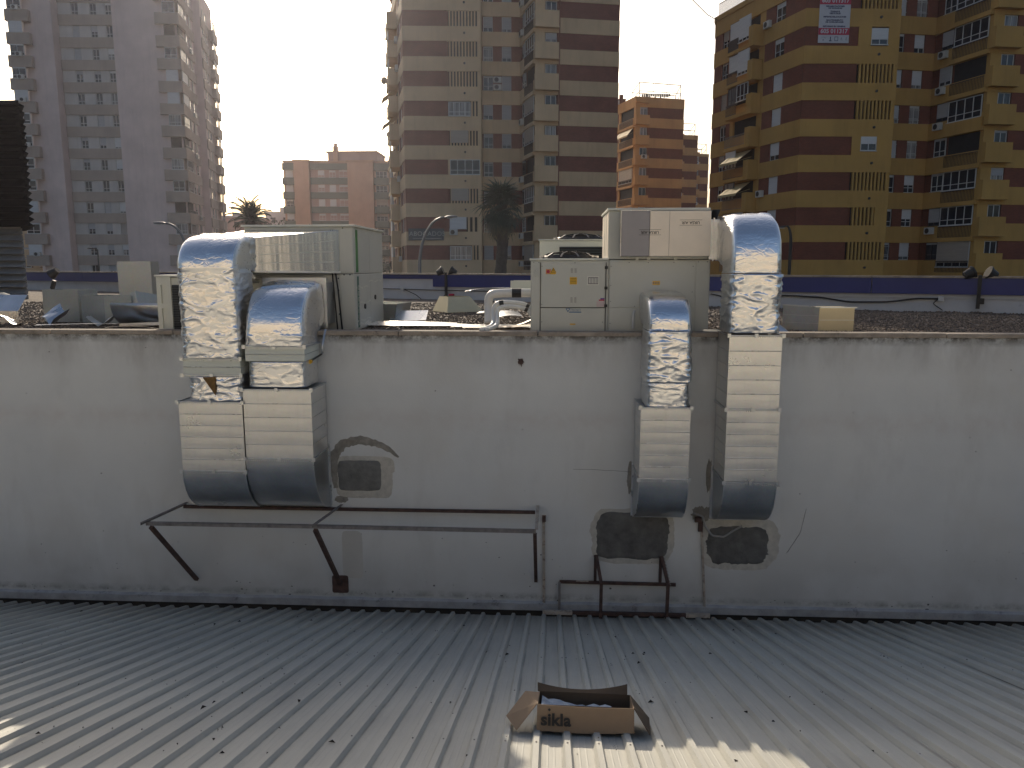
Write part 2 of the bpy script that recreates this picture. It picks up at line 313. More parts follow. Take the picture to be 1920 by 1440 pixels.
# ------------------------------------------------------------------ mesh helpers
class MB:
    def __init__(s): s.v = []; s.f = []; s.smooth = False
    def add(s, vs_, fs):
        o = len(s.v); s.v += [tuple(q) for q in vs_]; s.f += [tuple(i + o for i in f) for f in fs]; return s
    def box(s, x0, x1, y0, y1, z0, z1):
        return s.add([(x0, y0, z0), (x1, y0, z0), (x1, y1, z0), (x0, y1, z0), (x0, y0, z1), (x1, y0, z1), (x1, y1, z1), (x0, y1, z1)],
                     [(0, 3, 2, 1), (4, 5, 6, 7), (0, 1, 5, 4), (1, 2, 6, 5), (2, 3, 7, 6), (3, 0, 4, 7)])
    def bar(s, a, b, w, h=None, up=(0, 0, 1)):
        a = Vector(a); b = Vector(b); h = h or w; d = (b - a).normalized(); u = Vector(up)
        if abs(d.dot(u)) > .98: u = Vector((0, 1, 0))
        x = d.cross(u).normalized(); y = x.cross(d).normalized(); x *= w / 2; y *= h / 2
        return s.add([a - x - y, a + x - y, a + x + y, a - x + y, b - x - y, b + x - y, b + x + y, b - x + y],
                     [(0, 1, 2, 3), (7, 6, 5, 4), (0, 4, 5, 1), (1, 5, 6, 2), (2, 6, 7, 3), (3, 7, 4, 0)])
    def angle(s, a, b, w, t=.006, up=(0, 0, 1)):   # L profile
        a = Vector(a); b = Vector(b); d = (b - a).normalized(); u = Vector(up)
        x = d.cross(u).normalized(); y = x.cross(d).normalized()
        s.bar(a + y * w / 2 - x * t / 2, b + y * w / 2 - x * t / 2, t, w, up)
        s.bar(a - x * w / 2 + y * w, b - x * w / 2 + y * w, w, t, up); return s
    def tube(s, pts, r, n=10, cap=True):
        pts = [Vector(q) for q in pts]; k = len(pts); o = len(s.v); ref = None
        for i, q in enumerate(pts):
            d = (pts[min(i + 1, k - 1)] - pts[max(i - 1, 0)]).normalized()
            if ref is None: ref = Vector((0, 0, 1)) if abs(d.z) < .9 else Vector((0, 1, 0))
            x = d.cross(ref).normalized(); y = x.cross(d).normalized(); ref = y
            rr = r[i] if isinstance(r, (list, tuple)) else r
            for j in range(n):
                t = 2 * math.pi * j / n; s.v.append(tuple(q + x * rr * math.cos(t) + y * rr * math.sin(t)))
        for i in range(k - 1):
            for j in range(n):
                a = o + i * n + j; b = o + i * n + (j + 1) % n; s.f.append((a, b, b + n, a + n))
        if cap:
            s.f.append(tuple(o + j for j in range(n))[::-1]); s.f.append(tuple(o + (k - 1) * n + j for j in range(n)))
        return s
    def prism(s, poly, z0, z1):       # poly in xy, counter clockwise
        n = len(poly)
        s.add([(x, y, z0) for x, y in poly] + [(x, y, z1) for x, y in poly],
              [tuple(range(n))[::-1], tuple(range(n, 2 * n))] + [(i, (i + 1) % n, (i + 1) % n + n, i + n) for i in range(n)]); return s
    def prism_x(s, poly, x0, x1):     # poly in yz
        n = len(poly)
        s.add([(x0, y, z) for y, z in poly] + [(x1, y, z) for y, z in poly],
              [tuple(range(n)), tuple(range(n, 2 * n))[::-1]] + [(i, i + n, (i + 1) % n + n, (i + 1) % n) for i in range(n)]); return s
    def plate(s, poly, y0, y1):       # poly in xz, thickness along y
        n = len(poly)
        s.add([(x, y0, z) for x, z in poly] + [(x, y1, z) for x, z in poly],
              [tuple(range(n)), tuple(range(n, 2 * n))[::-1]] + [(i, i + n, (i + 1) % n + n, (i + 1) % n) for i in range(n)]); return s
    def cyl(s, c, r, h, n=20, axis='Z', r2=None):
        r2 = r if r2 is None else r2; c = Vector(c); A = []
        for rr, t in ((r, 0), (r2, h)):
            for j in range(n):
                q = 2 * math.pi * j / n; a, b = rr * math.cos(q), rr * math.sin(q)
                A.append(c + (Vector((a, b, t)) if axis == 'Z' else Vector((a, -t, b)) if axis == 'Y' else Vector((t, a, b))))
        s.add(A, [tuple(range(n))[::-1], tuple(range(n, 2 * n))] + [(i, (i + 1) % n, (i + 1) % n + n, i + n) for i in range(n)]); return s
    def mesh(s, name, mat, smooth=False, fix=True):
        me = bpy.data.meshes.new(name); me.from_pydata(s.v, [], s.f)
        if fix:
            import bmesh
            bm = bmesh.new(); bm.from_mesh(me); bmesh.ops.recalc_face_normals(bm, faces=bm.faces); bm.to_mesh(me); bm.free()
        if smooth or s.smooth:
            for q in me.polygons: q.use_smooth = True
        me.materials.append(M[mat]); me.update(); return me
def link(name, me, parent=None, loc=(0, 0, 0), rot=(0, 0, 0), matrix=None):
    o = bpy.data.objects.new(name, me); COL.objects.link(o)
    if parent is not None: o.parent = parent
    if matrix is not None: o.matrix_local = matrix
    else: o.location = loc; o.rotation_euler = rot
    return o
def build(mb, name, mat, parent=None, smooth=False, **k):
    return link(name, mb.mesh(name, mat, smooth), parent, **k)
def bevel(o, w=.006, seg=2):
    b = o.modifiers.new('bevel', 'BEVEL'); b.width = w; b.segments = seg; b.limit_method = 'ANGLE'; b.angle_limit = R(40); return o
def thing(name, label, cat, group=None, loc=(0, 0, 0), rz=0):
    o = bpy.data.objects.new(name, None); COL.objects.link(o); o.location = loc; o.rotation_euler = (0, 0, rz); o.empty_display_size = .2
    return tag(o, label, cat, group)
def tag(o, label, cat, group=None):
    o['label'] = label; o['category'] = cat
    if group: o['group'] = group
    return o
def struct(o): o['kind'] = 'structure'; return o
def copy_tree(o, parent=None):
    c = o.copy(); COL.objects.link(c)
    if parent is not None: c.parent = parent
    for ch in list(o.children): copy_tree(ch, c)
    return c
def text(body, name, mat, parent, matrix, size=1., ext=.002, bold=0., sx=1., space=1.):
    cu = bpy.data.curves.new('lettering', 'FONT'); cu.body = body; cu.size = size; cu.extrude = ext; cu.offset = bold
    cu.align_x = 'CENTER'; cu.align_y = 'CENTER'; cu.space_character = space; cu.resolution_u = 3
    t = bpy.data.objects.new('lettering', cu); COL.objects.link(t)
    dg = bpy.context.evaluated_depsgraph_get(); me = bpy.data.meshes.new_from_object(t.evaluated_get(dg))
    bpy.data.objects.remove(t); bpy.data.curves.remove(cu)
    me.name = name; me.materials.clear(); me.materials.append(M[mat])
    for q in me.vertices: q.co.x *= sx
    return link(name, me, parent, matrix=matrix)
def facing(x, y, z, rz=0, flip=0):    # text matrix: upright, facing -Y
    return Matrix.Translation((x, y, z)) @ Matrix.Rotation(rz, 4, 'Z') @ Matrix.Rotation(R(90), 4, 'X') @ Matrix.Rotation(flip, 4, 'Z')

# ------------------------------------------------------------------ ground far below, streets behind the roofs
g = MB().add([(-1500, -300, -3), (1500, -300, -3), (1500, 3000, -3), (-1500, 3000, -3)], [(0, 1, 2, 3)])
struct(build(g, 'ground', 'asphalt'))

# ------------------------------------------------------------------ apartment blocks
CACHE = {}
def cached(key, fn):
    if key not in CACHE: CACHE[key] = fn()
    return CACHE[key]
class Fac:
    """one facade plane: u metres along, out metres towards the street, z up"""
    def __init__(s, root, p0, p1):
        s.root = root; s.p0 = Vector(p0).to_3d(); s.p1 = Vector(p1).to_3d(); s.L = (s.p1 - s.p0).length
        s.t = (s.p1 - s.p0).normalized(); s.n = Vector((s.t.y, -s.t.x, 0))
        s.ang = math.atan2(s.t.y, s.t.x)
    def mat(s, u, z, out=0):
        q = s.p0 + s.t * u + s.n * out
        return Matrix.Translation((q.x, q.y, z)) @ Matrix.Rotation(s.ang, 4, 'Z')
    def put(s, name, me, u, z, out=0, parent=None):
        if parent is None: return link(name, me, s.root, matrix=s.mat(u, z, out))
        return link(name, me, parent)
def r2(x): return round(x * 20) / 20
def boxmesh(name, w_, d, h, mat):       # from (0,0,0): u 0..w, depth 0..-d towards the street is -y
    return cached((name, r2(w_), r2(d * 2), r2(h), mat), lambda: MB().box(0, w_, 0, d, 0, h).mesh(name, mat))
def panel(F, name, u0, u1, z0, z1, mat, out=-.06, th=.3):
    return F.put(name, boxmesh(name, u1 - u0, th, z1 - z0, mat), u0, z0, out)
rw = random.Random(11)
def window(F, u0, u1, z0, z1, kind='two', shut=None, glass='glass', frame='frame', shutmat='shutter', out=-.17, bars=False):
    w_, h = r2(u1 - u0), r2(z1 - z0)
    def fr():
        b = MB(); t = .06; d = .07
        b.box(0, t, 0, d, 0, h).box(w_ - t, w_, 0, d, 0, h).box(t, w_ - t, 0, d, 0, t).box(t, w_ - t, 0, d, h - t, h)
        n = {'one': 1, 'two': 2, 'three': 3, 'four': 4, 'wide': 4}[kind]
        for i in range(1, n): b.box(w_ * i / n - .03, w_ * i / n + .03, .005, d, t, h - t)
        if kind in ('wide', 'three') or h > 1.3: b.box(t, w_ - t, .008, d, h * .28, h * .28 + .05)
        b.box(-.04, w_ + .04, -.1, 0, -.05, 0)
        return b.mesh('window', frame)
    o = F.put('window', cached(('w', w_, h, kind, frame), fr), u0, z0, out)
    pn = cached(('p', w_, h, glass), lambda: MB().box(.03, w_ - .03, .045, .055, .03, h - .03).mesh('pane', glass))
    link('pane', pn, o)
    if shut is None:
        q = rw.random(); shut = 1. if q < .27 else rw.choice([.25, .4, .55, .7, .8]) if q < .72 else .12
    if shut > 0:
        sh = r2(max(.1, (h - .08) * shut))
        sm = cached(('s', w_, sh, shutmat), lambda: MB().box(.05, w_ - .05, -.025, -.008, 0, sh).mesh('shutter', shutmat))
        link('shutter', sm, o, loc=(0, 0, h - .05 - sh))
    if bars:
        def bm_():
            b = MB()
            for i in range(int(w_ / .13)): b.box(.08 + i * .13, .095 + i * .13, -.09, -.075, .05, h - .05)
            b.box(0, w_, -.095, -.07, .3, .33).box(0, w_, -.095, -.07, h - .35, h - .32); return b.mesh('window_bars', 'frame')
        link('window_bars', cached(('b', w_, h), bm_), o)
    return o
def slats(F, u0, u1, z0, z1, n, mat, back='loggia', group=None):
    panel(F, 'louvre_shade_panel', u0, u1, z0, z1, back, -.26, .1)  # dark sheet puts the shade between the slats into colour
    wd = (u1 - u0) / n
    me = cached(('sl', r2(z1 - z0), mat, round(wd, 2)), lambda: MB().box(-wd * .24, wd * .24, 0, .22, 0, z1 - z0).mesh('louvre_slat', mat))
    for i in range(n): F.put('louvre_slat', me, u0 + (i + .5) * wd, z0, .0)
def aircon(F, u, z, out=.02):
    def am():
        b = MB(); b.box(-.42, .42, -.3, 0, 0, .58); return b.mesh('air_conditioner', 'ac')
    def fm():
        b = MB(); b.cyl((-.1, -.3, .29), .23, .015, 16, 'Y'); return b.mesh('fan_grille', 'black')
    o = F.put('air_conditioner', cached('ac', am), u, z, out); link('fan_grille', cached('acf', fm), o)
    return o
def balcony_wall(F, u0, u1, z0, z1, out, mat):
    """solid parapet box that sticks out of the facade"""
    w_ = r2(u1 - u0); h = z1 - z0
    def bm_():
        b = MB(); t = .14
        b.box(0, w_, -out, -out + t, 0, h).box(0, t, -out + t, 0, 0, h).box(w_ - t, w_, -out + t, 0, 0, h).box(t, w_ - t, -out + t, 0, 0, .16)
        b.box(-.03, w_ + .03, -out - .03, .0, -.1, -.004)
        return b.mesh('balcony', mat)
    return F.put('balcony', cached(('bal', w_, r2(h), out, mat), bm_), u0, z0, 0)
def railing(F, u0, u1, z0, h, out, mat='rail', solid=False):
    w_ = r2(u1 - u0)
    def rm():
        b = MB()
        b.box(0, w_, -.03, .03, h - .05, h).box(0, w_, -.02, .02, .04, .08)
        n = max(3, int(w_ / .14))
        if solid: b.box(.02, w_ - .02, -.012, .0, .06, h - .04)
        for i in range(n + 1): b.box(w_ * i / n - .012, w_ * i / n + .012, -.02, .012, .0, h - .03)
        return b.mesh('railing', mat)
    return F.put('railing', cached(('rl', w_, r2(h), mat, solid), rm), u0, z0, out)
def awning(F, u0, u1, z, drop=1.1, out=.9):
    w_ = r2(u1 - u0)
    def am():
        b = MB(); k = 8; vs_ = []; fs = []
        for i in range(k + 1):
            x = w_ * i / k; sg = .05 * math.sin(i * 1.9)
            vs_ += [(x, 0, 0), (x, -out * .5, -drop * .5 + sg), (x, -out, -drop), (x, -out - .02, -drop - .16 - .03 * (i % 2))]
        for i in range(k):
            for j in range(3): a = i * 4 + j; fs.append((a, a + 4, a + 5, a + 1))
        b.add(vs_, fs); vs2 = [(x, y + .02, z_ - .02) for x, y, z_ in vs_]; b.add(vs2, [f[::-1] for f in fs])
        b.bar((0, -out, -drop), (w_, -out, -drop), .05); b.bar((.02, 0, -drop * .6), (.02, -out, -drop), .03); b.bar((w_ - .02, 0, -drop * .6), (w_ - .02, -out, -drop), .03)
        return b.mesh('awning', 'awning')
    return F.put('awning', cached(('aw', w_, drop, out), am), u0, z, .05)
def offset_poly(poly, d):
    n = len(poly); out = []
    for i in range(n):
        a, b, c = Vector(poly[i - 1]), Vector(poly[i]), Vector(poly[(i + 1) % n])
        t1 = (b - a).normalized(); t2 = (c - b).normalized(); n1 = Vector((-t1.y, t1.x)); n2 = Vector((-t2.y, t2.x))
        m = (n1 + n2); k = max(.35, m.length_squared / 2)
        out.append(tuple(b + m * (d / k)))
    return out
def core(root, poly, zt, mat, z0=-3.0, inset=.3):
    pp = offset_poly(poly, inset)
    return build(MB().prism(pp, z0, zt), 'wall', mat, root)
def bands(root, poly, tops, h, mat, name='facade_band', inset=0.):
    pp = offset_poly(poly, inset) if inset else poly
    me = MB().prism(pp, 0, h).mesh(name, mat)
    for z in tops: link(name, me, root, loc=(0, 0, z))
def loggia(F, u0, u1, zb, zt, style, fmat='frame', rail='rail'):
    """an enclosed or open balcony bay: dark panel painted as its shade, then glazing, blind or railing"""
    panel(F, 'loggia_shade_panel', u0, u1, zb, zt, 'loggia', -.25, .05)
    if style == 'glazed':
        window(F, u0, u1, zb - .05, zt, 'wide', 0, 'glass', fmat, out=.05); railing(F, u0, u1, zb - 1.1, 1.0, .1, rail)
    elif style == 'glazed_white':
        window(F, u0, u1, zb - .3, zt - .1, 'wide', 0, 'glass', 'frame', out=.08)
    elif style == 'open':
        railing(F, u0, u1, zb - 1.1, 1.0, .1, rail)
    elif style == 'blind':
        window(F, u0, u1, zb - .05, zt, 'wide', .9, 'curtain', fmat, shutmat='shutter_beige', out=.05); railing(F, u0, u1, zb - 1.1, 1.0, .1, rail)
    elif style == 'blinds':
        window(F, u0, u1, zb - .6, zt, 'four', .85, 'glass', fmat, shutmat='shutter_beige', out=.05); railing(F, u0, u1, zb - 1.1, 1.0, .1, rail)
    elif style == 'awning':
        railing(F, u0, u1, zb - 1.1, 1.0, .1, rail); awning(F, u0, u1, zt - .05)

STY = ['glazed', 'open', 'glazed_white', 'open', 'glazed', 'blind', 'awning', 'glazed', 'blinds', 'open']
def left_wing(root, F, z, zb, k, brick, band, sd):
    """oblique flank of the striped blocks; u runs towards the front corner"""
    L = F.L; q = random.Random(sd * 31 + k)
    panel(F, 'brick_panel', L * .80, L - .02, zb, z, brick)
    window(F, L * .70, L * .80, zb, z, 'two', None, 'glass', shutmat='shutter_white')
    panel(F, 'brick_panel', L * .60, L * .70, zb, z, brick)
    if q.random() < .42: aircon(F, L * .64, zb - .15)
    panel(F, 'wall_panel', L * .54, L * .60, zb, z, band)
    balcony_wall(F, L * .53, L * .585, zb - 1.3, zb + .35, 1.0, band)
    st = q.choice(['glazed_white', 'glazed', 'open', 'blind', 'blinds', 'awning']) if k not in (3,) else 'awning'
    link('balcony_slab', cached(('slab', r2(L * .26), band), lambda: MB().box(0, L * .26, -.9, 0, -.0, .28).mesh('balcony_slab', band)), root, matrix=F.mat(L * .27, zb - 1.35, 0))
    if st in ('glazed_white', 'glazed', 'blind', 'blinds'):
        a = window(F, L * .40, L * .53, zb - (0 if st != 'blinds' else .6), z, 'three', {'glazed_white': .2, 'glazed': 0, 'blind': 1, 'blinds': .9}[st], 'glass', 'frame', 'shutter_white', out=.86)
    railing(F, L * .28, L * (.52 if st == 'open' or st == 'awning' else .40), zb - 1.05, 1.0, .86, q.choice(['rail', 'rail_grey', 'rail']), q.random() < .4)
    if st != 'open': window(F, L * .28, L * .40, zb - .1, z, 'three', q.choice([0, 1, .5]), 'curtain', q.choice(['frame', 'frame_dark']), 'shutter_white', out=.7)
    if st == 'awning': awning(F, L * .30, L * .52, z - .1, 1.1, 1.5)
    panel(F, 'loggia_shade_panel', L * .27, L * .54, zb, z, 'loggia', -.25, .05)
    panel(F, 'brick_panel', .02, L * .10, zb, z, brick)
    window(F, L * .10, L * .18, zb, z, 'two', None, 'glass', shutmat='shutter_beige')
    panel(F, 'brick_panel', L * .18, L * .23, zb, z, brick); panel(F, 'wall_panel', L * .23, L * .27, zb, z, band)
def striped_block(name_label, P, tops, palette, ztop, zone=1.5, pitch=2.9, view=(-3, 34), front=None, recess_w=None, loggias=None, sd=0, left=True, depth=16, kkeys=None, back_dx=-1.0):
    brick, band = palette
    root = thing('apartment_block', name_label, 'apartment block')
    back = [(P[-1][0] + 1.0, P[-1][1] + depth), (P[0][0] + back_dx, P[0][1] + depth)]
    poly = list(P) + back
    core(root, poly, ztop - .1, brick)
    bands(root, poly, tops, pitch - zone, band)
    # tops[k] is where the brick zone of storey k ends and its band begins
    fl = Fac(root, P[0], P[1]); ff = Fac(root, P[1], P[2]); fs = Fac(root, P[2], P[3]); fr = Fac(root, P[3], P[4]); fo = Fac(root, P[4], P[5]); fw = Fac(root, P[5], P[6])
    for k, z in enumerate(tops):
        zb = z - zone
        if zb < -2.6: continue
        seen = view[0] < z < view[1]
        kk = k if kkeys is None else kkeys[k]
        if not seen: continue
        if left: left_wing(root, fl, z, zb, kk, brick, band, sd)
        # front: brick, then the staircase strip
        L = ff.L; s0 = L * .565
        panel(ff, 'brick_panel', .02, s0, zb, z, brick)
        st = front.get(kk, 'slats')
        if st == 'slats': slats(ff, s0 + .15, L - .12, zb, z, 10, band)
        elif st == 'part':
            slats(ff, s0 + .35, L * .86, zb, z, 6, band); panel(ff, 'wall_panel', L * .86, L - .02, zb, z, band, 0)
        elif st == 'blind':
            panel(ff, 'wall_panel', s0, L * .70, zb, z, band, 0); window(ff, L * .70, L * .88, zb + .1, z - .1, 'two', .7, 'glass', 'frame', 'shutter_white', out=.0); panel(ff, 'wall_panel', L * .88, L - .02, zb, z, band, 0)
        elif st == 'small':
            panel(ff, 'wall_panel', s0, L * .66, zb, z, band, 0); window(ff, L * .66, L * .83, zb + .35, z, 'two', .5, 'glass', 'frame', 'shutter_white', out=.0); panel(ff, 'wall_panel', L * .83, L - .02, zb, z, band, 0); panel(ff, 'wall_panel', L * .66, L * .83, zb, zb + .3, band, 0)
        elif st == 'wide':
            panel(ff, 'wall_panel', s0, s0 + .2, zb, z, band, 0); window(ff, s0 + .2, L - .15, zb, z, 'four', 0, 'glass', 'frame', out=.0)
        elif st == 'wide3':
            window(ff, s0 + .1, L * .86, zb, z - .1, 'four', 0, 'curtain', 'frame', out=.05); slats(ff, L * .86, L - .1, zb, z, 3, band)
        elif st == 'blindslats':
            window(ff, s0 + .1, L * .80, zb + .3, z, 'one', 1, 'glass', 'frame', 'shutter_white', out=.0); aircon(ff, s0 + .5, zb - .35); slats(ff, L * .80, L - .1, zb, z, 3, band)
        elif st == 'grille':
            slats(ff, s0 + .15, L - .12, zb, z, 10, band); panel(ff, 'roller_blind', s0 + .3, L * .83, zb + .25, z - .02, 'shutter_beige', .12, .04)
        # vent hole in the band
        link('vent_cap', cached('vent', lambda: MB().cyl((0, .01, 0), .11, .1, 10, 'Y').mesh('vent_cap', 'black')), root, matrix=ff.mat(L * .79, z + .75, .0))
        panel(fs, 'wall_panel', .05, fs.L - .02, zb, z, band, -.02)
        # recess with two windows
        L = fr.L
        a = recess_w or (.03, .28, .52, .77)
        bars = rw.random() < .35; sm = 'shutter_white' if sd == 2 else 'shutter'
        window(fr, L * a[0], L * a[1], zb, z, 'two', None, rw.choice(['glass', 'glass', 'curtain']), shutmat=sm, bars=bars)
        panel(fr, 'brick_panel', L * a[1], L * a[2], zb, z, brick)
        window(fr, L * a[2], L * a[3], zb, z, 'two', None, rw.choice(['glass', 'curtain']), shutmat=sm, bars=bars)
        panel(fr, 'brick_panel', L * a[3], L - .02, zb, z, brick)
        # oblique bay
        L = fo.L
        window(fo, L * .12, L * .33, zb, z, 'two', None, 'glass', rw.choice(['frame', 'frame_dark']), out=-.1)
        sty = (loggias or {}).get(kk, STY[(kk * 3 + sd) % len(STY)])
        if sty in ('awning',): sty = 'blind'
        loggia(fo, L * .36, L * .93, zb, z, sty)
        panel(fo, 'balcony_edge', L * .30, L * .99, zb - 1.4, zb - 1.05, band, .22, .3)
        if sty == 'glazed_white': panel(fo, 'balcony_front', L * .33, L * .97, zb - 1.05, zb - .35, band, .2, .2)
        panel(fo, 'wall_panel', L * .93, L - .02, zb, z, band)
        if rw.random() < .35: aircon(fo, L * .2, zb - .7)
        # wing with a corner balcony and blind brickwork
        L = fw.L
        panel(fw, 'wall_panel', .02, .95, zb, z, band, -.02)
        window(fw, 1.05, 2.15, zb + .45, z - .02, 'two', rw.choice([0, 0, .15, .55]), rw.choice(['glass', 'glass', 'curtain']), 'frame', out=-.15)
        panel(fw, 'wall_panel', .95, 2.2, zb, zb + .4, band, -.02)
        panel(fw, 'brick_panel', 2.2, L - .02, zb, z, brick)
        balcony_wall(fw, -.1, 2.25, zb - .95, zb + .5, .5, band)
    return root, (fl, ff, fs, fr, fo, fw)
topsM = [28.18 + 5.8 - 2.9 * k for k in range(0, 13)] ; topsM = [t for t in topsM if t > -2] ; topsM = [36.88, 39.78] + topsM
kM = [round((28.18 + 2.9 - t) / 2.9) for t in topsM]      # 0 at y=18, 1 at y=76 ...
rootM, fM = striped_block('tall cream and brown brick tower with a slate law office sign at its foot', 
    [(-19.6, 84.), (-15.32, 69.05), (-7.45, 69.68), (-7.45, 71.42), (-3.56, 71.93), (-1.86, 66.82), (6.42, 68.72)],
    topsM, ('brickM', 'cream'), 42.6, view=(-3, 34), sd=1, kkeys=kM,
    front={-1: 'slats', 0: 'slats', 1: 'slats', 2: 'slats', 3: 'wide3', 4: 'grille', 5: 'wide', 6: 'grille', 7: 'blindslats', 8: 'wide3', 9: 'slats'},
    loggias={-1: 'glazed', 0: 'glazed', 1: 'glazed', 2: 'open', 3: 'blind', 4: 'blind', 5: 'open', 6: 'glazed', 7: 'open', 8: 'blinds', 9: 'open'})
fl, ff, fs, fr, fo, fw = fM
# law office sign, drain pipe, dishes, cable
s = build(MB().box(0, 4.6 - .9, -.12, 0, 0, 1.22), 'office_sign_board', 'blue_t', rootM, matrix=ff.mat(.25, 8.38, .02))
text('ABOGADOS', 'sign_lettering', 'signtext', s, facing(1.95, -.125, .66), .66, .01, sx=1.0, space=1.05)
build(MB().box(.45, 3.45, -.135, -.12, .18, .23), 'sign_underline', 'signtext', s)
pipe = MB().tube([(0, 0, -3), (0, 0, 42)], .06, 8); build(pipe, 'drain_pipe', 'brickM', rootM, matrix=fw.mat(2.4, 0, .07))
for (x, y, z) in ((-19.9, 81.5, 27.2), (-19.5, 82, 21.2), (-19.3, 82.5, 18.3)):
    d = MB().cyl((0, 0, 0), .42, .08, 18, 'Y', .30); d.bar((0, -.05, 0), (.1, .5, -.3), .05); d.bar((0, 0, -.3), (.0, -.4, 0), .03)
    build(d, 'satellite_dish', 'dish', rootM, loc=(x, y, z), rot=(R(20), 0, R(40)))
aircon(fr, 1.55, topsM[kM.index(2)] - 1.5); aircon(fr, 1.55, topsM[kM.index(2)] - .75)

kR0 = 22.25
topsR = [kR0 + 2.9 * 2 - 2.9 * k for k in range(0, 12)]; topsR = [t for t in topsR if t > -2]
kR = [round((kR0 - t) / 2.9) for t in topsR]
rootR, fR = striped_block('ochre yellow and red brick apartment block with an advertising banner, at the right',
    [(15.83, 69.3), (20.52, 55.9), (28.4, 56.5), (28.55, 58.15), (32.4, 59.0), (34.2, 53.45), (45.5, 55.6)],
    [t for t in topsR], ('brickR', 'ochre'), 29.5, sd=2, kkeys=kR, depth=14, back_dx=4.2,
    front={-4: 'slats', -3: 'slats', -2: 'slats', -1: 'blind', 0: 'slats', 1: 'slats', 2: 'small', 3: 'slats', 4: 'part', 5: 'slats', 6: 'slats', 7: 'wide'},
    loggias={-2: 'glazed', -1: 'glazed', 0: 'open', 1: 'glazed_white', 2: 'open', 3: 'glazed', 4: 'glazed', 5: 'blinds', 6: 'open', 7: 'open'}, view=(-3, 33))
fl, ff, fs, fr, fo, fw = fR
# roof parapet and railing of the ochre block
polyR = [(15.83, 69.3), (20.52, 55.9), (28.4, 56.5), (28.55, 58.15), (32.4, 59.0), (34.2, 53.45), (45.5, 55.6), (46.5, 69.6), (20.03, 83.3)]
build(MB().prism(offset_poly(polyR, -.1), 29.452, 29.9), 'roof_parapet', 'ochre', rootR)
rl = Fac(rootR, (15.9, 69.2), (20.6, 56.0)); railing(rl, .1, rl.L - .1, 29.9, 1.25, -.2, 'rail_grey')
# banner: flat printed sheet hung on the front
def banner():
    b = build(MB().box(0, 2.55, -.03, 0, 0, 4.3), 'banner', 'banner', rootR, matrix=ff.mat(1.08, 23.85, .03))
    Y = -.034
    def strip(z0, z1): build(MB().box(.0, 2.55, -.036, -.03, z0, z1), 'red_strip', 'red', b)
    strip(.62, 1.16); strip(2.98, 3.55)
    for z in (.90, 3.27): text('605 011317', 'phone_number', 'banner', b, facing(1.28, -.038, z), .46, .003, .014, sx=1.02)
    for i, (t, z, sz) in enumerate((('REHABILITACIONES', 2.83, .155), ('DE FACHADAS', 2.68, .155), ('TRABAJOS', 2.43, .155), ('VERTICALES', 2.28, .155),
                                    ('IMPERMEABILIZACIONES', 2.02, .155), ('MANTENIMIENTO', 1.76, .155), ('DE COMUNIDADES', 1.61, .155), ('REFORMAS EN GENERAL', 1.28, .155))):
        text(t, 'banner_line', 'navyink', b, facing(1.28, Y, z), sz, .003, .008, sx=1.1)
    # four little pictograms
    p = MB()
    for rr in (.3, .2): 
        k = 10
        for i in range(k):
            a0, a1 = math.pi * (.2 + .6 * i / k), math.pi * (.2 + .6 * (i + 1) / k)
            p.bar((.42 + rr * math.cos(a0), Y, .45 + rr * math.sin(a0) * .6), (.42 + rr * math.cos(a1), Y, .45 + rr * math.sin(a1) * .6), .03, .004)
    p.box(.39, .45, Y - .002, Y + .002, .34, .46)
    p.box(.98, 1.06, Y - .002, Y + .002, .4, .66).box(.92, 1.12, Y - .002, Y + .002, .3, .38)
    for a in ((1.36, 1.40, .32, .66), (1.62, 1.66, .32, .66), (1.40, 1.62, .32, .36), (1.40, 1.62, .62, .66)): p.box(a[0], a[1], Y - .002, Y + .002, a[2], a[3])
    p.bar((1.85, Y, .36), (1.92, Y, .6), .05, .004); p.bar((1.99, Y, .36), (1.92, Y, .6), .05, .004); p.bar((2.25, Y, .36), (2.32, Y, .62), .05, .004); p.bar((2.39, Y, .36), (2.32, Y, .62), .05, .004)
    p.v = [(x_, y_, z_ - .17) for x_, y_, z_ in p.v]
    build(p, 'pictograms', 'navyink', b)
banner()

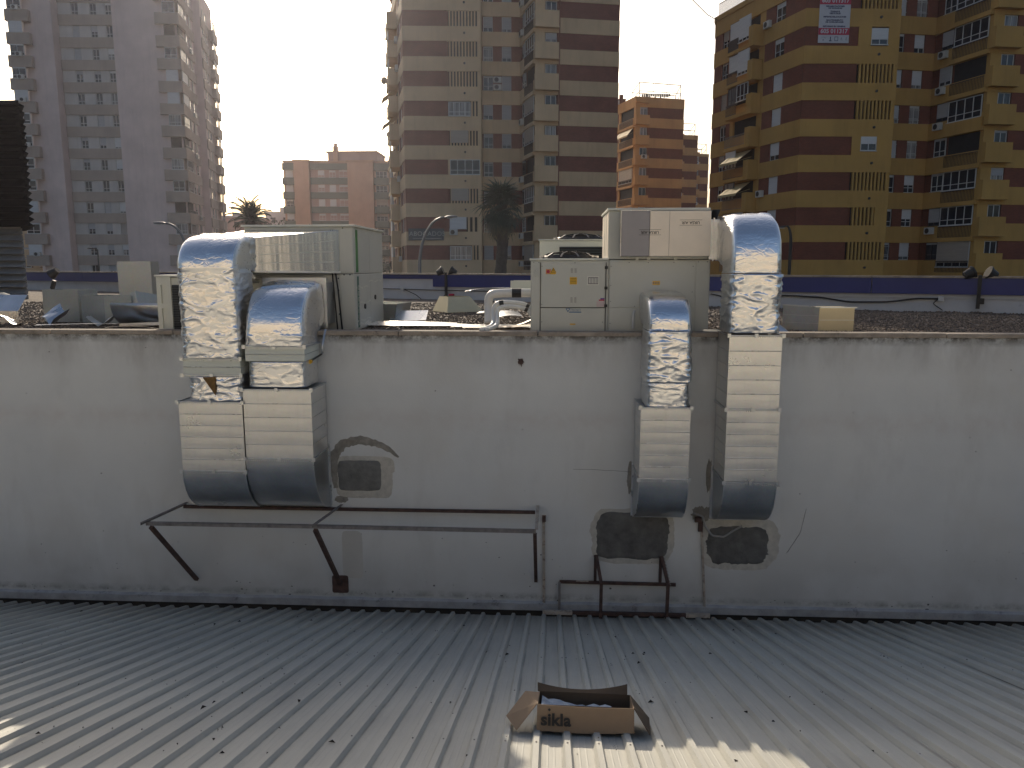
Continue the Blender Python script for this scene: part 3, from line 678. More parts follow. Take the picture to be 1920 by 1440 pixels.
# orange block seen between the tower and the ochre block, and two more behind it
def orange_block(label, P4, P5, P3, zt, n, parapet=1.45, sd=5, railing_=True, short=False):
    root = thing('apartment_block', label, 'apartment block', 'orange apartment blocks stepping away in the gap')
    wid = Vector(P5) - Vector(P4); q = wid.normalized()
    poly = [P3, P4, P5, (P5[0] + 1.2, P5[1] + 13), (P3[0] + 1, P3[1] + 14)]
    tops = [zt - 2.9 * i for i in range(n)]
    core(root, poly, zt, 'brickO'); bands(root, poly, tops[1:], 1.4, 'orange')
    build(MB().prism(poly, zt, zt + parapet), 'roof_parapet', 'orange', root)
    fo = Fac(root, P3, P4); fw = Fac(root, P4, P5); qr = random.Random(sd)
    build(MB().box(-.2, 1.9, -.45, 0, 0, .3), 'canopy_slab', 'orange', root, matrix=fw.mat(.1, zt + .55))
    for k, z in enumerate(tops):
        zb = z - 1.5
        if zb < -2: break
        L = fo.L
        panel(fo, 'brick_panel', .02, L * .3, zb, z, 'brickO'); panel(fo, 'wall_panel', L * .3, L * .36, zb, z, 'orange')
        loggia(fo, L * .36, L * .92, zb, z, qr.choice(['glazed', 'open', 'glazed', 'blinds', 'open', 'awning'])); panel(fo, 'wall_panel', L * .92, L - .02, zb, z, 'orange')
        panel(fo, 'balcony_edge', L * .3, L * .98, zb - 1.4, zb - 1.05, 'orange', .2, .3)
        L = fw.L
        panel(fw, 'wall_panel', .02, .8, zb, z, 'orange'); window(fw, .85, 2.0, zb + .3, z, 'two', qr.choice([0, 0, .2, .6]), qr.choice(['glass', 'curtain']), 'frame')
        panel(fw, 'brick_panel', 2.05, L - .02, zb, z, 'brickO')
        balcony_wall(fw, -.1, 2.1, zb - .95, zb + .3, .5, 'orange')
        if qr.random() < .5: aircon(fw, 1.2, zb - .2, .55)
    if railing_:
        b = MB(); zz = zt + parapet
        A = [(P4[0] + .6, P4[1] + 1), (P5[0] - .5, P5[1] + .8), (P5[0] - .2, P5[1] + 8), (P4[0] + .2, P4[1] + 8)]
        for i in range(4):
            x, y = A[i]; x2, y2 = A[(i + 1) % 4]
            b.bar((x, y, zz), (x, y, zz + 2.2), .1); b.bar((x, y, zz + 2.2), (x2, y2, zz + 2.2), .09); b.bar((x, y, zz + 1.0), (x2, y2, zz + 1.0), .07)
            for t in (.33, .66): b.bar((x + (x2 - x) * t, y + (y2 - y) * t, zz), (x + (x2 - x) * t, y + (y2 - y) * t, zz + (1.0 if i % 2 else 2.2)), .04)
        build(b, 'roof_cage', 'rail_grey', root)
    return root, fo, fw
oA, _, _ = orange_block('orange brick block with washing on its caged roof, nearest of the three', (12.05, 107.3), (19.6, 109.9), (9.2, 115.5), 29.04, 11)
l = MB(); ql = random.Random(3)
for i in range(16):
    x = 13.2 + i * .27; l.box(x, x + .22, 110, 110.04, 31.0 - ql.random() * .25, 31.35)
build(l, 'washing', 'laundry', oA)
ch = MB().box(9.9, 11.1, 114, 115.2, 30.4, 31.5).box(10.2, 10.8, 114.3, 114.9, 31.5, 32.2).box(9.8, 11.2, 113.9, 115.3, 31.35, 31.5); build(ch, 'chimney', 'brickO', oA)
build(MB().box(8.5, 10.2, 113.9, 116, 30.4, 31.3), 'stair_head', 'white_b', oA)
orange_block('second orange block with stepped corner balconies, half hidden behind the first', (22.3, 138), (27.1, 139.5), (21, 143), 29.2, 11, .8, 8)
orange_block('third and farthest orange block, at the right end of the stepping row', (29.8, 163), (34.0, 164.2), (28.5, 168), 29.4, 11, .6, 9)

# ------------------------------------------------------------------ taupe tower at the left
rootL = thing('apartment_tower', 'tall taupe and grey apartment tower with wrap-around corner balconies, at the left', 'apartment tower')
PL = [(-73.2, 96.), (-70.4, 92.5), (-67.2, 92.9), (-66.75, 92.95), (-66.7, 94.45), (-59.1, 94.95), (-59.1, 93.85), (-50.6, 94.6), (-52.4, 103.4), (-53.2, 103.5), (-53.1, 105.0), (-52.1, 105.4), (-54.7, 115.4), (-72, 118)]
core(rootL, PL, 46, 'beige', inset=.05)
topsL = [39.12 + 2.9 - 2.9 * k for k in range(15)]
topsL = [t for t in topsL if t > -1]
F_l = Fac(rootL, (-72.3, 92.2), (-67.2, 92.9)); F_r = Fac(rootL, (-66.7, 94.4), (-59.1, 94.9)); F_c = Fac(rootL, (-59.1, 93.8), (-50.55, 94.55)); F_s = Fac(rootL, (-50.55, 94.55), (-52.35, 103.4)); F_t = Fac(rootL, (-52.1, 105.4), (-54.7, 115.3))
ql = random.Random(21)
for k, z in enumerate(topsL):
    # z = top of the spandrel, window zone above it
    zt = z + 1.55
    # left corner balcony
    balcony_wall(F_l, 0., 2.95, z - 1.35, z, .75, 'taupe')
    st = ql.choice(['win', 'win', 'open', 'blind'])
    if st != 'open': window(F_l, .35, 2.1, z, zt - .1, 'two', {'win': .1, 'blind': 1}[st], 'glass', 'frame', 'shutter_white', out=.7)
    else: railing(F_l, .1, 2.8, z, .5, .6, 'rail_grey')
    if ql.random() < .35: aircon(F_l, 1.5, z - .15, .8)
    panel(F_l, 'balcony_soffit', 0., 2.95, zt - .02, zt + .06, 'taupe', .72, .7)
    # central recess: spandrel strip and light wall strip with windows
    panel(F_r, 'spandrel_panel', .02, F_r.L - .02, z - 1.35, z, 'taupe', .28, .3)
    L = F_r.L; c = (.0, .235, .36, .56, .68, .83, 1.)
    panel(F_r, 'wall_panel', .02, L * c[1], z, zt, 'light', .12, .14); window(F_r, L * c[1], L * c[2], z + .02, zt, 'two', ql.choice([1, .3, .55, .1, 0, .7]), 'glass', 'frame', 'shutter', out=.02)
    panel(F_r, 'wall_panel', L * c[2], L * c[3], z, zt, 'light', .12, .14); window(F_r, L * c[3], L * c[4], z + .02, zt, 'two', ql.choice([1, .3, .55, .1, 0, .7]), 'glass', 'frame', 'shutter', out=.02)
    panel(F_r, 'wall_panel', L * c[4], L * c[5], z, zt, 'light', .12, .14)
    if k == 11: slats(F_r, L * c[5], L * c[6] - .02, z, zt, 9, 'light')
    else: window(F_r, L * c[5], L * c[6] - .03, z + .02, zt, 'three', ql.choice([.2, .5, .9, 0]), ql.choice(['glass', 'curtain']), 'frame', 'shutter_white', out=.04)
    if ql.random() < .15: aircon(F_r, L * .2, z + .05, .14)
    # right corner: balcony wraps round to the flank
    L = F_c.L
    balcony_wall(F_c, L - 2.75, L + .35, z - 1.35, z, .38, 'taupe')
    st = ql.choice(['glazed', 'glazed', 'open', 'blind'])
    if st != 'open': window(F_c, L - 1.7, L - .1, z, zt - .05, 'two', {'glazed': .05, 'blind': 1}[st], ql.choice(['glass', 'curtain']), 'frame', 'shutter_white', out=.3)
    else: panel(F_c, 'balcony_shade_panel', L - 1.7, L - .3, z, zt - .05, 'loggia', .06, .1)  # dark sheet on solid wall paints the open balcony's shade
    L = F_s.L
    balcony_wall(F_s, -.35, 3.3, z - 1.35, z, .38, 'taupe'); panel(F_s, 'spandrel_panel', 3.4, L - .05, z - 1.35, z, 'taupe', .1, .14)
    if st != 'open': window(F_s, .1, 2.9, z, zt - .05, 'four', {'glazed': .05, 'blind': .9}[st], 'glass', 'frame', 'shutter_white', out=.3)
    else: panel(F_s, 'balcony_shade_panel', .2, 2.8, z, zt - .05, 'loggia', .06, .1); railing(F_s, .1, 2.9, z, .4, .3, 'rail_grey')
    window(F_s, 4.4, 5.3, z + .05, zt, 'one', None, 'glass', 'frame', 'shutter_beige', out=.03)
    window(F_s, 6.6, 7.5, z + .05, zt, 'one', None, 'glass', 'frame', 'shutter_beige', out=.03)
    if ql.random() < .3: aircon(F_s, 6, z - .7, .12)
    # rear wing
    L = F_t.L
    panel(F_t, 'spandrel_panel', .02, L * .62, z - 1.35, z, 'taupe', .12, .16)
    for u in (1.5, 3.6): window(F_t, u, u + 1., z + .05, zt, 'one', None, 'glass', 'frame', 'shutter_beige', out=.03)
    balcony_wall(F_t, L * .64, L + .1, z - 1.35, z, .75, 'taupe')
    window(F_t, L * .68, L * .95, z, zt - .05, 'three', ql.choice([0, 0, .4]), 'glass', 'frame', 'shutter_white', out=.6)

# long pale block on the other side of the yard: only seen mirrored in the foil, and it throws sunlight back on the wall
rootB = thing('apartment_block', 'long sunlit cream block opposite the wall, mirrored in the foil ducts', 'apartment block')
PB = [(-46, -36), (-46, -52), (46, -52), (46, -36)]
core(rootB, PB, 17.5, 'cream_pale')
build(MB().box(-46.3, 46.3, -52.3, -35.7, 17.3, 17.9), 'roof_edge', 'white_b', rootB)
FB = Fac(rootB, (46, -36), (-46, -36))
for k in range(6):
    z = 14.6 - 2.9 * k
    build(MB().box(-46.1, 46.1, -36.2, -35.55, z - 1.3, z - 1.05), 'floor_band', 'ochre', rootB)
    for i in range(13):
        if -2.5 < z: window(FB, 3 + i * 7, 4.8 + i * 7, z - .7, z + .7, 'two', None, 'glass', 'frame', 'shutter_beige', out=.35)

# ------------------------------------------------------------------ salmon block with green bands and its grey neighbour
rootP = thing('apartment_block', 'salmon pink apartment block with green balcony bands, in the gap between the two towers', 'apartment block')
PP = [(-55.3, 146.8), (-50.0, 147.3), (-42.4, 148.2), (-42.3, 149.6), (-36.6, 149.9), (-36.5, 148.3), (-34.4, 148.5)]
PP = [(-55.5, 148.2), (-53.0, 148.4), (-53.0, 147.1), (-49.9, 147.4), (-49.9, 148.6), (-42.2, 149.3), (-42.2, 148.1), (-36.9, 148.6), (-36.9, 149.8), (-33.9, 150.1), (-34.4, 164), (-56, 162)]
topsP = [26.6 - 2.9 * k for k in range(10)]
core(rootP, PP, 26.9, 'salmon', inset=.05)
build(MB().prism(offset_poly(PP, -.15), 26.9, 27.15), 'roof_edge', 'salmon', rootP)
Fa = Fac(rootP, PP[0], PP[1]); Fb = Fac(rootP, PP[4], PP[5]); Fc = Fac(rootP, PP[8], PP[9])
qp = random.Random(5)
for k, z in enumerate(topsP):
    zb = z - 1.3
    balcony_wall(Fa, .0, 2.4, zb, z, .9, 'greenband'); window(Fa, .5, 2.0, z, z + 1.5, 'two', None, 'glass', 'frame', 'shutter_white', out=.2) if k else None
    panel(Fb, 'green_band', .02, Fb.L - .02, zb, z, 'greenband', .45, .5)
    if k:
        panel(Fb, 'wall_panel', .02, Fb.L - .02, z, z + 1.6, 'rosy', .1, .14)
        for u in (1.5, 3.8, 5.8): window(Fb, u, u + (1.3 if u < 5 else 1.8), z + .1, z + 1.5, 'two', None, 'glass', 'frame', 'shutter_white', out=.14)
        if qp.random() < .6: aircon(Fb, qp.choice([1., 3.3, 5.3]), z + .1, .2)
        window(Fc, .3, 2.6, z, z + 1.5, 'three', None, 'glass', 'frame', 'shutter_beige', out=.3)
    balcony_wall(Fc, .0, 2.9, zb, z, .9, 'greenband')
build(MB().box(-46.6, -36.4, 150, 158, 27.15, 28.9).box(-47.0, -36.2, 149.6, 158.4, 28.9, 29.15), 'roof_house', 'rosy', rootP)
build(MB().box(-45.3, -44.4, 149.4, 150.2, 27.15, 30.1).box(-45.15, -44.55, 149.5, 150.1, 30.1, 30.7), 'chimney', 'salmon', rootP)
rootQ = thing('apartment_block', 'shaded blue-grey block squeezed between the salmon block and the brown tower', 'apartment block')
PQ = [(-34.0, 152.6), (-26.5, 153.3), (-26.6, 166), (-34, 166)]
core(rootQ, PQ, 26.2, 'teal_b', inset=.05); Fq = Fac(rootQ, PQ[0], PQ[1])
build(MB().box(-34.2, -26.3, 152.2, 166, 26.2, 26.6), 'roof_edge', 'teal_b', rootQ)
for k in range(9):
    z = 24.9 - 2.9 * k
    balcony_wall(Fq, .1, 3.4, z - 1.3, z, .8, 'teal_b'); window(Fq, .6, 2.6, z, z + 1.4, 'two', None, 'glass', 'frame', 'shutter_white', out=.1); window(Fq, 4.2, 5.6, z, z + 1.4, 'two', None, 'glass', 'frame', 'shutter', out=.05)
# narrow tan block at the far left
rootT = thing('apartment_block', 'small tan block with two chimney pots behind the dark louvred screen', 'apartment block')
PT_ = [(-92, 108.), (-79.2, 107.2), (-79., 120), (-92, 120)]
core(rootT, PT_, 25.8, 'brickO', inset=.2); Ft = Fac(rootT, PT_[0], PT_[1])
for k in range(10): 
    z = 25.8 - 2.9 * k
    build(MB().prism(PT_, z - 1.35, z), 'facade_band', 'cream', rootT)
    if k: 
        panel(Ft, 'wall_panel', 9.6, 10.7, z, z + 1.55, 'cream', -.05); window(Ft, 10.7, 11.9, z + .2, z + 1.5, 'two', None, 'glass', 'frame', 'shutter_white', out=-.1); window(Ft, 7.5, 9.2, z, z + 1.5, 'two', None, 'glass', 'frame', out=-.1)
for x_ in (-81.6, -80.2): build(MB().cyl((x_, 109, 25.8), .3, 1.0, 10).cyl((x_, 109, 26.8), .42, .25, 10), 'chimney_pot', 'cream', rootT)
pb = Fac(rootT, (-82.2, 106.2), (-79.4, 106.)); 
for k in (3, 5, 6, 8): balcony_wall(pb, 0, 2.6, 25.8 - 2.9 * k - 2.6, 25.8 - 2.9 * k - 1.5, .7, 'cream')
# low white buildings far away
def lowb(label, x0, x1, y, z, mat, bits):
    t = thing('low_building', label, 'low building', 'low pale buildings beyond the palm')
    build(MB().box(x0, x1, y, y + 12, -3, z), 'wall', mat, t)
    build(MB().box(x0 - .2, x1 + .2, y - .2, y + 12.2, z, z + .35), 'roof_edge', 'white_b', t)
    for (a, b_, h) in bits: build(MB().box(a, b_, y + 3, y + 6, z + .35, z + .35 + h), 'roof_box', 'light', t)
    q = random.Random(int(abs(x0)))
    u = x0 + 1.2
    while u < x1 - 2.:
        zz = z - 2.2
        while zz > -1: build(MB().box(u, u + 1.2, y - .06, y + .1, zz, zz + 1.2), 'window', 'glass', t); zz -= 3
        u += 3.1
    return t
lowb('low rosy building with chimney stumps directly beside the left tower', -84, -66.5, 158, 16.4, 'rosy', [(-77.2, -76, 1.6), (-72, -70.6, .8)])
lowb('low whitewashed building behind the feathery palm', -68.5, -56, 172, 18.2, 'white_b', [(-66, -64.5, 1.2), (-62.5, -61, .9), (-59.5, -58.2, 1.6)])
an = MB().tube([(0, 0, 0), (0, 0, 6)], .06, 6).bar((-.6, 0, 5.6), (.6, 0, 5.6), .05).bar((-.4, 0, 5.1), (.4, 0, 5.1), .05)
o = build(an, 'roof_aerial', 'lamp_dark'); o.location = (-71.4, 160, 16.7); tag(o, 'thin television aerial mast on the low rosy roof by the left tower', 'aerial')
# rough garden wall and hedge strip at the street behind the parapet
bsh = random.Random(9)
def leafcloud(n, cx, cy, cz, rx, ry, rz_, s, rnd):
    b = MB()
    for i in range(n):
        while True:
            q = Vector((rnd.uniform(-1, 1), rnd.uniform(-1, 1), rnd.uniform(-1, 1)))
            if q.length < 1 and q.length > .35: break
        c = Vector((cx + q.x * rx, cy + q.y * ry, cz + q.z * rz_)); d = Vector((rnd.gauss(0, 1), rnd.gauss(0, 1), rnd.gauss(0, 1))).normalized(); e = d.orthogonal().normalized()
        k = s * rnd.uniform(.5, 1.3); b.add([c - d * k, c + e * k * .4, c + d * k, c - e * k * .4], [(0, 1, 2, 3)])
    return b
def shrub(label, x, y, z, r, h, rnd):
    t = thing('shrub', label, 'shrub', loc=(x, y, z))
    link('foliage', leafcloud(900, 0, 0, h * .55, r, r, h * .5, .16, rnd).mesh('foliage', 'bush', fix=False), t)
    build(MB().tube([(0, 0, 0), (.05, 0, h * .3), (-.05, .05, h * .6)], [.07, .05, .02], 6), 'stem', 'trunk', t)
shrub('rounded dark bush under the feathery palm, showing over the ducts', -25.0, 58.5, 4.0, 1.9, 5.6, bsh)
shrub('small green bush at the right of the feathery palm', -22.8, 60, 4.0, 1.6, 5.4, bsh)
shrub('dark shrub in the gap beside the foot of the brown tower', -19.4, 74, -1.5, 2.2, 8, bsh)

# ------------------------------------------------------------------ palms
def fan_leaf():
    b = MB(); n = 17; Rr = 1.12
    b.bar((0, 0, 0), (.75, 0, .0), .03, .02)
    for i in range(n):
        a = -1.15 + 2.3 * i / (n - 1); c, s_ = math.cos(a), math.sin(a)
        L = Rr * (1 - .25 * abs(a) / 1.15) * (1 + .12 * math.sin(i * 2.3)); w_ = .034
        p0 = (.72, 0, 0); p1 = (.72 + L * .55 * c - w_ * s_, L * .55 * s_ + w_ * c, .03); p2 = (.72 + L * .55 * c + w_ * s_, L * .55 * s_ - w_ * c, .03)
        p3 = (.72 + L * c, L * s_, -.20 - .16 * (i % 3))
        b.add([p0, p1, p2, p3], [(0, 2, 1), (1, 2, 3)])
    return b
def feather_leaf():
    b = MB(); k = 14; pts = []
    for i in range(k + 1):
        t = i / k; pts.append(Vector((2.4 * t, 0, .9 * t - 1.5 * t * t)))
    b.tube(pts, [.035 * (1 - i / k) + .006 for i in range(k + 1)], 4)
    for i in range(1, k * 3):
        t = i / (k * 3); q = Vector((2.4 * t, 0, .9 * t - 1.5 * t * t)); L = .55 * math.sin(math.pi * min(1, t * .9 + .1)) + .08
        for s_ in (-1, 1):
            e = q + Vector((L * .55, s_ * L, -.16 - .12 * (i % 2))); m_ = q + Vector((L * .3, s_ * L * .5, .03))
            b.add([q, m_ + Vector((.03, 0, 0)), e, m_ - Vector((.03, 0, 0))], [(0, 1, 2, 3)])
    return b
def palm(label, x, y, z0, h, r, kind, n, seed, dry=0):
    t = thing('palm_tree', label, 'palm tree', loc=(x, y, z0)); q = random.Random(seed)
    b = MB(); k = 26; pts = [(.12 * math.sin(i * .35), .05 * math.cos(i * .4), h * i / k) for i in range(k + 1)]
    b.tube(pts, [r * (1.25 - .25 * i / k) * (1 + .09 * (i % 2)) for i in range(k + 1)], 12); build(b, 'trunk', 'trunk', t)
    st = MB()
    for i in range(90):
        a = q.uniform(0, 6.28); z = h - q.uniform(.0, 2.6) ; c = Vector((math.cos(a), math.sin(a), 0))
        st.bar(Vector((0, 0, z)) + c * r * .9, Vector((0, 0, z + .28)) + c * (r + .22), .09, .03)
    build(st, 'leaf_stubs', 'trunk', t)
    gl = cached('leaf' + kind, lambda: (fan_leaf() if kind == 'fan' else feather_leaf()).mesh('frond', 'leaf', fix=False))
    dl = cached('leafd' + kind, lambda: (fan_leaf() if kind == 'fan' else feather_leaf()).mesh('frond', 'leaf_dry', fix=False))
    for i in range(n):
        a = i * 2.39996 + q.uniform(-.2, .2); u = (i + .5) / n
        el = R(78 - 150 * u) if kind == 'fan' else R(80 - 100 * u)
        sc = q.uniform(.75, 1.2) * (1.0 if kind == 'fan' else .75)
        me = dl if i > n * (1 - dry) else gl
        m_ = Matrix.Translation((0, 0, h - (u * .55))) @ Matrix.Rotation(a, 4, 'Z') @ Matrix.Rotation(-el, 4, 'Y') @ Matrix.Rotation(q.uniform(-.4, .4), 4, 'X') @ Matrix.Scale(sc, 4)
        o = link('frond', me, t, matrix=m_)
palm('tall fan palm with a drooping dark green crown in front of the brown tower', -3.45, 39.9, -3, 12.75, .34, 'fan', 78, 4, .16)
palm('feather palm with arching fronds between the left tower and the salmon block', -27.4, 57.8, -3, 13.2, .3, 'feather', 46, 5, .1)

# ------------------------------------------------------------------ street lamps
def lamp(label, x, y, z0, pts, headdir, mat, r=.06, hs=1.):
    t = thing('street_lamp', label, 'street lamp', 'street lamps beyond the roof', loc=(x, y, z0))
    b = MB(); k = len(pts); b.tube(pts, [r * (1.25 - .6 * i / (k - 1)) for i in range(k)], 8); build(b, 'pole', mat, t, smooth=True)
    e = Vector(pts[-1]); d = Vector(headdir).normalized(); h = MB(); n = 9; prof = [.05, .10, .15, .17, .175, .16, .12, .05]
    h.tube([e + d * (.1 * i * hs) for i in range(len(prof))], [p_ * hs * .9 for p_ in prof], 10)
    me = h.mesh('lamp_head', mat, True); o = link('lamp_head', me, t)
    for v_ in me.vertices: v_.co.z = e.z + (v_.co.z - e.z) * .55
    lens = MB().box(-.22 * hs, .22 * hs, -.1 * hs, .1 * hs, -.1 * hs, -.06 * hs); c = e + d * .4 * hs
    build(lens, 'lens', 'frame', t, loc=tuple(c), rot=(0, 0, math.atan2(d.y, d.x)))
def arc(h, side, reach, top, n=10):
    P_ = [(0, 0, 0), (0, 0, h * .5), (0, 0, h)]
    for i in range(1, n + 1):
        a = math.pi / 2 * i / n; P_.append((side * reach * (1 - math.cos(a)), 0, h + top * math.sin(a)))
    return P_
lamp('curved street lamp leaning over the parapet in front of the left tower', -19.45, 28.6, -3, arc(9.2, -1, 1.05, 1.75), (-1, 0, .1), 'lamp_metal', .075)
lamp('long-armed street lamp curving right over the law office sign', -7.65, 32.4, -3, arc(8.6, 1, 1.45, 2.85), (1, 0, .12), 'lamp_metal', .085, 1.1)
lamp('dark street lamp with a green-grey hood in front of the ochre block', 12.9, 31.2, -3, arc(9.9, -1, .25, .95), (-1, 0, -.2), 'lamp_dark', .075, .62)
lamp('straight low street lamp with a flat head in front of the left tower', -36.0, 48, -3, [(0, 0, 0), (0, 0, 5), (0, 0, 10.0), (-.3, 0, 10.1)], (-1, 0, 0), 'lamp_dark', .06, .8)
wire = MB().tube([(7.5, 44, 28), (9.7, 47.2, 24.6 + .1), (12, 53, 25.3), (15.9, 69, 29.6)], .03, 5)
o = build(wire, 'overhead_wire', 'rubber'); tag(o, 'thin black wire strung to the roof corner of the ochre block', 'wire')

# ------------------------------------------------------------------ louvred screen on the roof at the far left
tl = thing('louvre_screen', 'tall navy-black louvred screen standing on the gravel roof at the far left', 'louvre screen')
b = MB().prism([(-24, 13.), (-17.35, 13.), (-20.1, 16.5), (-24, 16.5)], 7.0, 10.9); build(b, 'screen_core', 'louvre', tl)
zz = 7.0; me = MB().prism_x([(12.95, 0), (12.72, .02), (12.72, .06), (12.95, .2)], -24, -17.2).mesh('louvre_blade', 'louvre')
sideb = MB().add([(-17.35, 12.95, 0), (-17.02, 12.95, .02), (-17.35, 12.95, .2), (-20.1, 16.5, 0), (-19.8, 16.5, .02), (-20.1, 16.5, .2)], [(0, 1, 2), (3, 5, 4), (0, 3, 4, 1), (1, 4, 5, 2), (0, 2, 5, 3)]).mesh('louvre_end', 'louvre')
while zz < 10.85:
    o = link('louvre_blade', me, tl, loc=(0, 0, zz)); link('louvre_end', sideb, o); zz += .21
lo = MB()
for i in range(11): lo.prism_x([(13.2, 4.55 + i * .22), (12.98, 4.58 + i * .22), (13.2, 4.75 + i * .22)], -24, -17.65)
lo.prism([(-24, 13.2), (-17.7, 13.2), (-20.1, 16.3), (-24, 16.3)], 4.5, 7.0); build(lo, 'ribbed_base', 'greysheet', tl)

# ------------------------------------------------------------------ gravel roof, pebbles
def gz(x, y): return 4.60 + .03 * noise.noise(Vector((x * .5, y * .5, 0))) + .01 * noise.noise(Vector((x * 2, y * 2, 5)))
b = MB(); nx, ny = 110, 70; X0, X1, Y0, Y1 = -29, 18, .24, 26
vs_ = []
def ypar(x): return 23.8 - .476 * (x + 25.1)
for j in range(ny + 1):
    for i in range(nx + 1):
        x = X0 + (X1 - X0) * i / nx; ym = ypar(x) + .3; y = Y0 + (ym - Y0) * (j / ny) ** 1.3
        vs_.append((x, y, gz(x, y)))
b.add(vs_, [(j * (nx + 1) + i, j * (nx + 1) + i + 1, (j + 1) * (nx + 1) + i + 1, (j + 1) * (nx + 1) + i) for j in range(ny) for i in range(nx)])
struct(link('gravel_roof', b.mesh('gravel_roof', 'gravel', True, fix=False)))
def pebbles():
    q = random.Random(2); V = []; Fc = []
    base = [Vector(v_) for v_ in ((1, 0, 0), (0, 1, 0), (-1, 0, 0), (0, -1, 0), (0, 0, .8), (0, 0, -.8))]
    fs_ = [(0, 1, 4), (1, 2, 4), (2, 3, 4), (3, 0, 4), (1, 0, 5), (2, 1, 5), (3, 2, 5), (0, 3, 5)]
    for i in range(52000):
        y = .28 + 11 * q.random() ** 1.7; x = q.uniform(-1, 1) * (9 + y * .9)
        if y > ypar(x): continue
        s_ = q.uniform(.014, .036); rz_ = q.uniform(0, 3); c, sn = math.cos(rz_), math.sin(rz_); z = gz(x, y) + s_ * .35; e = q.uniform(.6, 1.); o = len(V)
        for v_ in base: V.append((x + s_ * (c * v_.x - sn * v_.y * e), y + s_ * (sn * v_.x + c * v_.y * e), z + s_ * v_.z * .8))
        Fc += [(a + o, b_ + o, d + o) for a, b_, d in fs_]
    me = bpy.data.meshes.new('loose_gravel'); me.from_pydata(V, [], Fc); me.materials.append(M['pebble']); return me
o = link('loose_gravel', pebbles()); o['kind'] = 'stuff'; o['label'] = 'loose brown and grey gravel stones covering the flat roof'

# ------------------------------------------------------------------ blue-topped parapet on the far side
tp = thing('parapet_wall', 'white parapet wall with a royal blue fascia along the far side of the gravel roof', 'parapet wall')
pd = Vector((1, -.476, 0)).normalized(); pa = math.atan2(pd.y, pd.x)
def par(x0, x1, z0, z1, o0, o1, name, mat):
    a = Vector((x0, ypar(x0), 0)); L = (x1 - x0) / pd.x
    return build(MB().box(0, L, o0, o1, z0, z1), name, mat, tp, loc=(a.x, a.y, 0), rot=(0, 0, pa))
par(-29, 18, 4.2, 5.42, 0, .3, 'wall_face', 'whitewall')
par(-29, 18, 5.422, 5.47, -.14, .34, 'coping', 'coping')
L0 = -29
while L0 < -13.2: par(L0, min(L0 + 3.98, -13.2), 5.03, 5.42, -.1, -.004, 'fascia_panel', 'bluepaint'); L0 += 4
par(-13.19, -3.95, 5.28, 5.42, -.05, -.004, 'fascia_panel', 'bluepaint')
L0 = -3.94
while L0 < 18: par(L0, L0 + 3.98, 5.03, 5.42, -.1, -.004, 'fascia_panel', 'bluepaint'); L0 += 4
par(-29, 18, 4.93, 4.95, -.04, -.003, 'ledge', 'whitewall')
def onpar(x, off=-.12): n_ = Vector((pd.y, -pd.x, 0)); n_ = Vector((-.43, -.9, 0)).normalized(); return Vector((x, ypar(x), 0)) + n_ * abs(off)
def cable(label, pts, r=.018, mat='rubber'):
    b = MB(); P_ = []
    for i in range(len(pts) - 1):
        for k in range(6):
            t = k / 6; P_.append(Vector(pts[i]).lerp(Vector(pts[i + 1]), t))
    P_.append(Vector(pts[-1])); S = [P_[0]] + [(P_[i - 1] + P_[i] * 2 + P_[i + 1]) / 4 for i in range(1, len(P_) - 1)] + [P_[-1]]
    o = build(b.tube(S, r, 6), 'cable', mat, None, True); tag(o, label, 'cable'); return o
def cp(x, z): q = onpar(x, .05); return (q.x, q.y, z)
cable('thick dark cable sagging along the white parapet right of the tallest foil duct', [cp(5.0, 4.86), cp(6.2, 4.94), cp(7.0, 4.9), cp(7.6, 4.80), cp(8.4, 4.82), cp(9.0, 4.92), cp(9.4, 4.92)], .022)
cable('short dark cable dropping from the junction box on the right of the parapet', [cp(9.4, 4.92), cp(9.3, 4.8), cp(9.5, 4.64)], .012)
cable('thin cable along the white parapet behind the gravel, left of the red box', [cp(-7.5, 4.97), cp(-5.0, 4.93), cp(-4.2, 4.92), cp(-1.5, 4.9)], .012)
cable('thin cable hanging diagonally to the gravel from the round junction box', [cp(-5.05, 4.93), cp(-4.6, 4.75), cp(-4.4, 4.6)], .012)
cable('thin cable looping down beside the red box on the parapet', [cp(-3.5, 5.0), cp(-3.5, 4.8), cp(-3.7, 4.62)], .012)
cable('dark cable behind the gap between the cream units and the tallest duct', [cp(4.4, 4.95), cp(4.8, 4.85), cp(5.3, 4.98)], .014)
def jbox(x, z, s, mat, label):
    q = onpar(x, .1); o = build(MB().box(-s, s, -.05, .05, -s, s), 'junction_box', mat, None, loc=(q.x, q.y, z), rot=(0, 0, pa)); bevel(o, .01); tag(o, label, 'junction box')
jbox(9.45, 4.92, .06, 'frame', 'small white junction box where the sagging cable ends on the parapet')
jbox(-5.08, 4.93, .055, 'frame', 'small white junction box on the parapet above the open gravel')
jbox(-3.28, 4.72, .09, 'red', 'red box at the foot of the floodlight post')
jbox(10.2, 4.88, .07, 'black', 'black box on the floodlight post at the right of the parapet')
def flood(label, x, n=2):
    t = thing('floodlight', label, 'floodlight', 'floodlights clamped to the parapet', loc=tuple(onpar(x, .13)), rz=pa)
    build(MB().box(-.04, .04, -.03, .03, 4.7, 5.5), 'post', 'lamp_dark', t)
    for i in range(n):
        s_ = -1 if i else 1
        b = MB().cyl((0, 0, 0), .14, .2, 14, 'X', .09); b.cyl((-.02, 0, 0), .155, .04, 14, 'X')
        build(b, 'lamp_head', 'lamp_dark', t, loc=(s_ * .16, .05, 5.56), rot=(0, R(25), R(90 - 90 * s_) + .4))
    return t
flood('pair of dark floodlights on the parapet by the fan palm', -3.45)
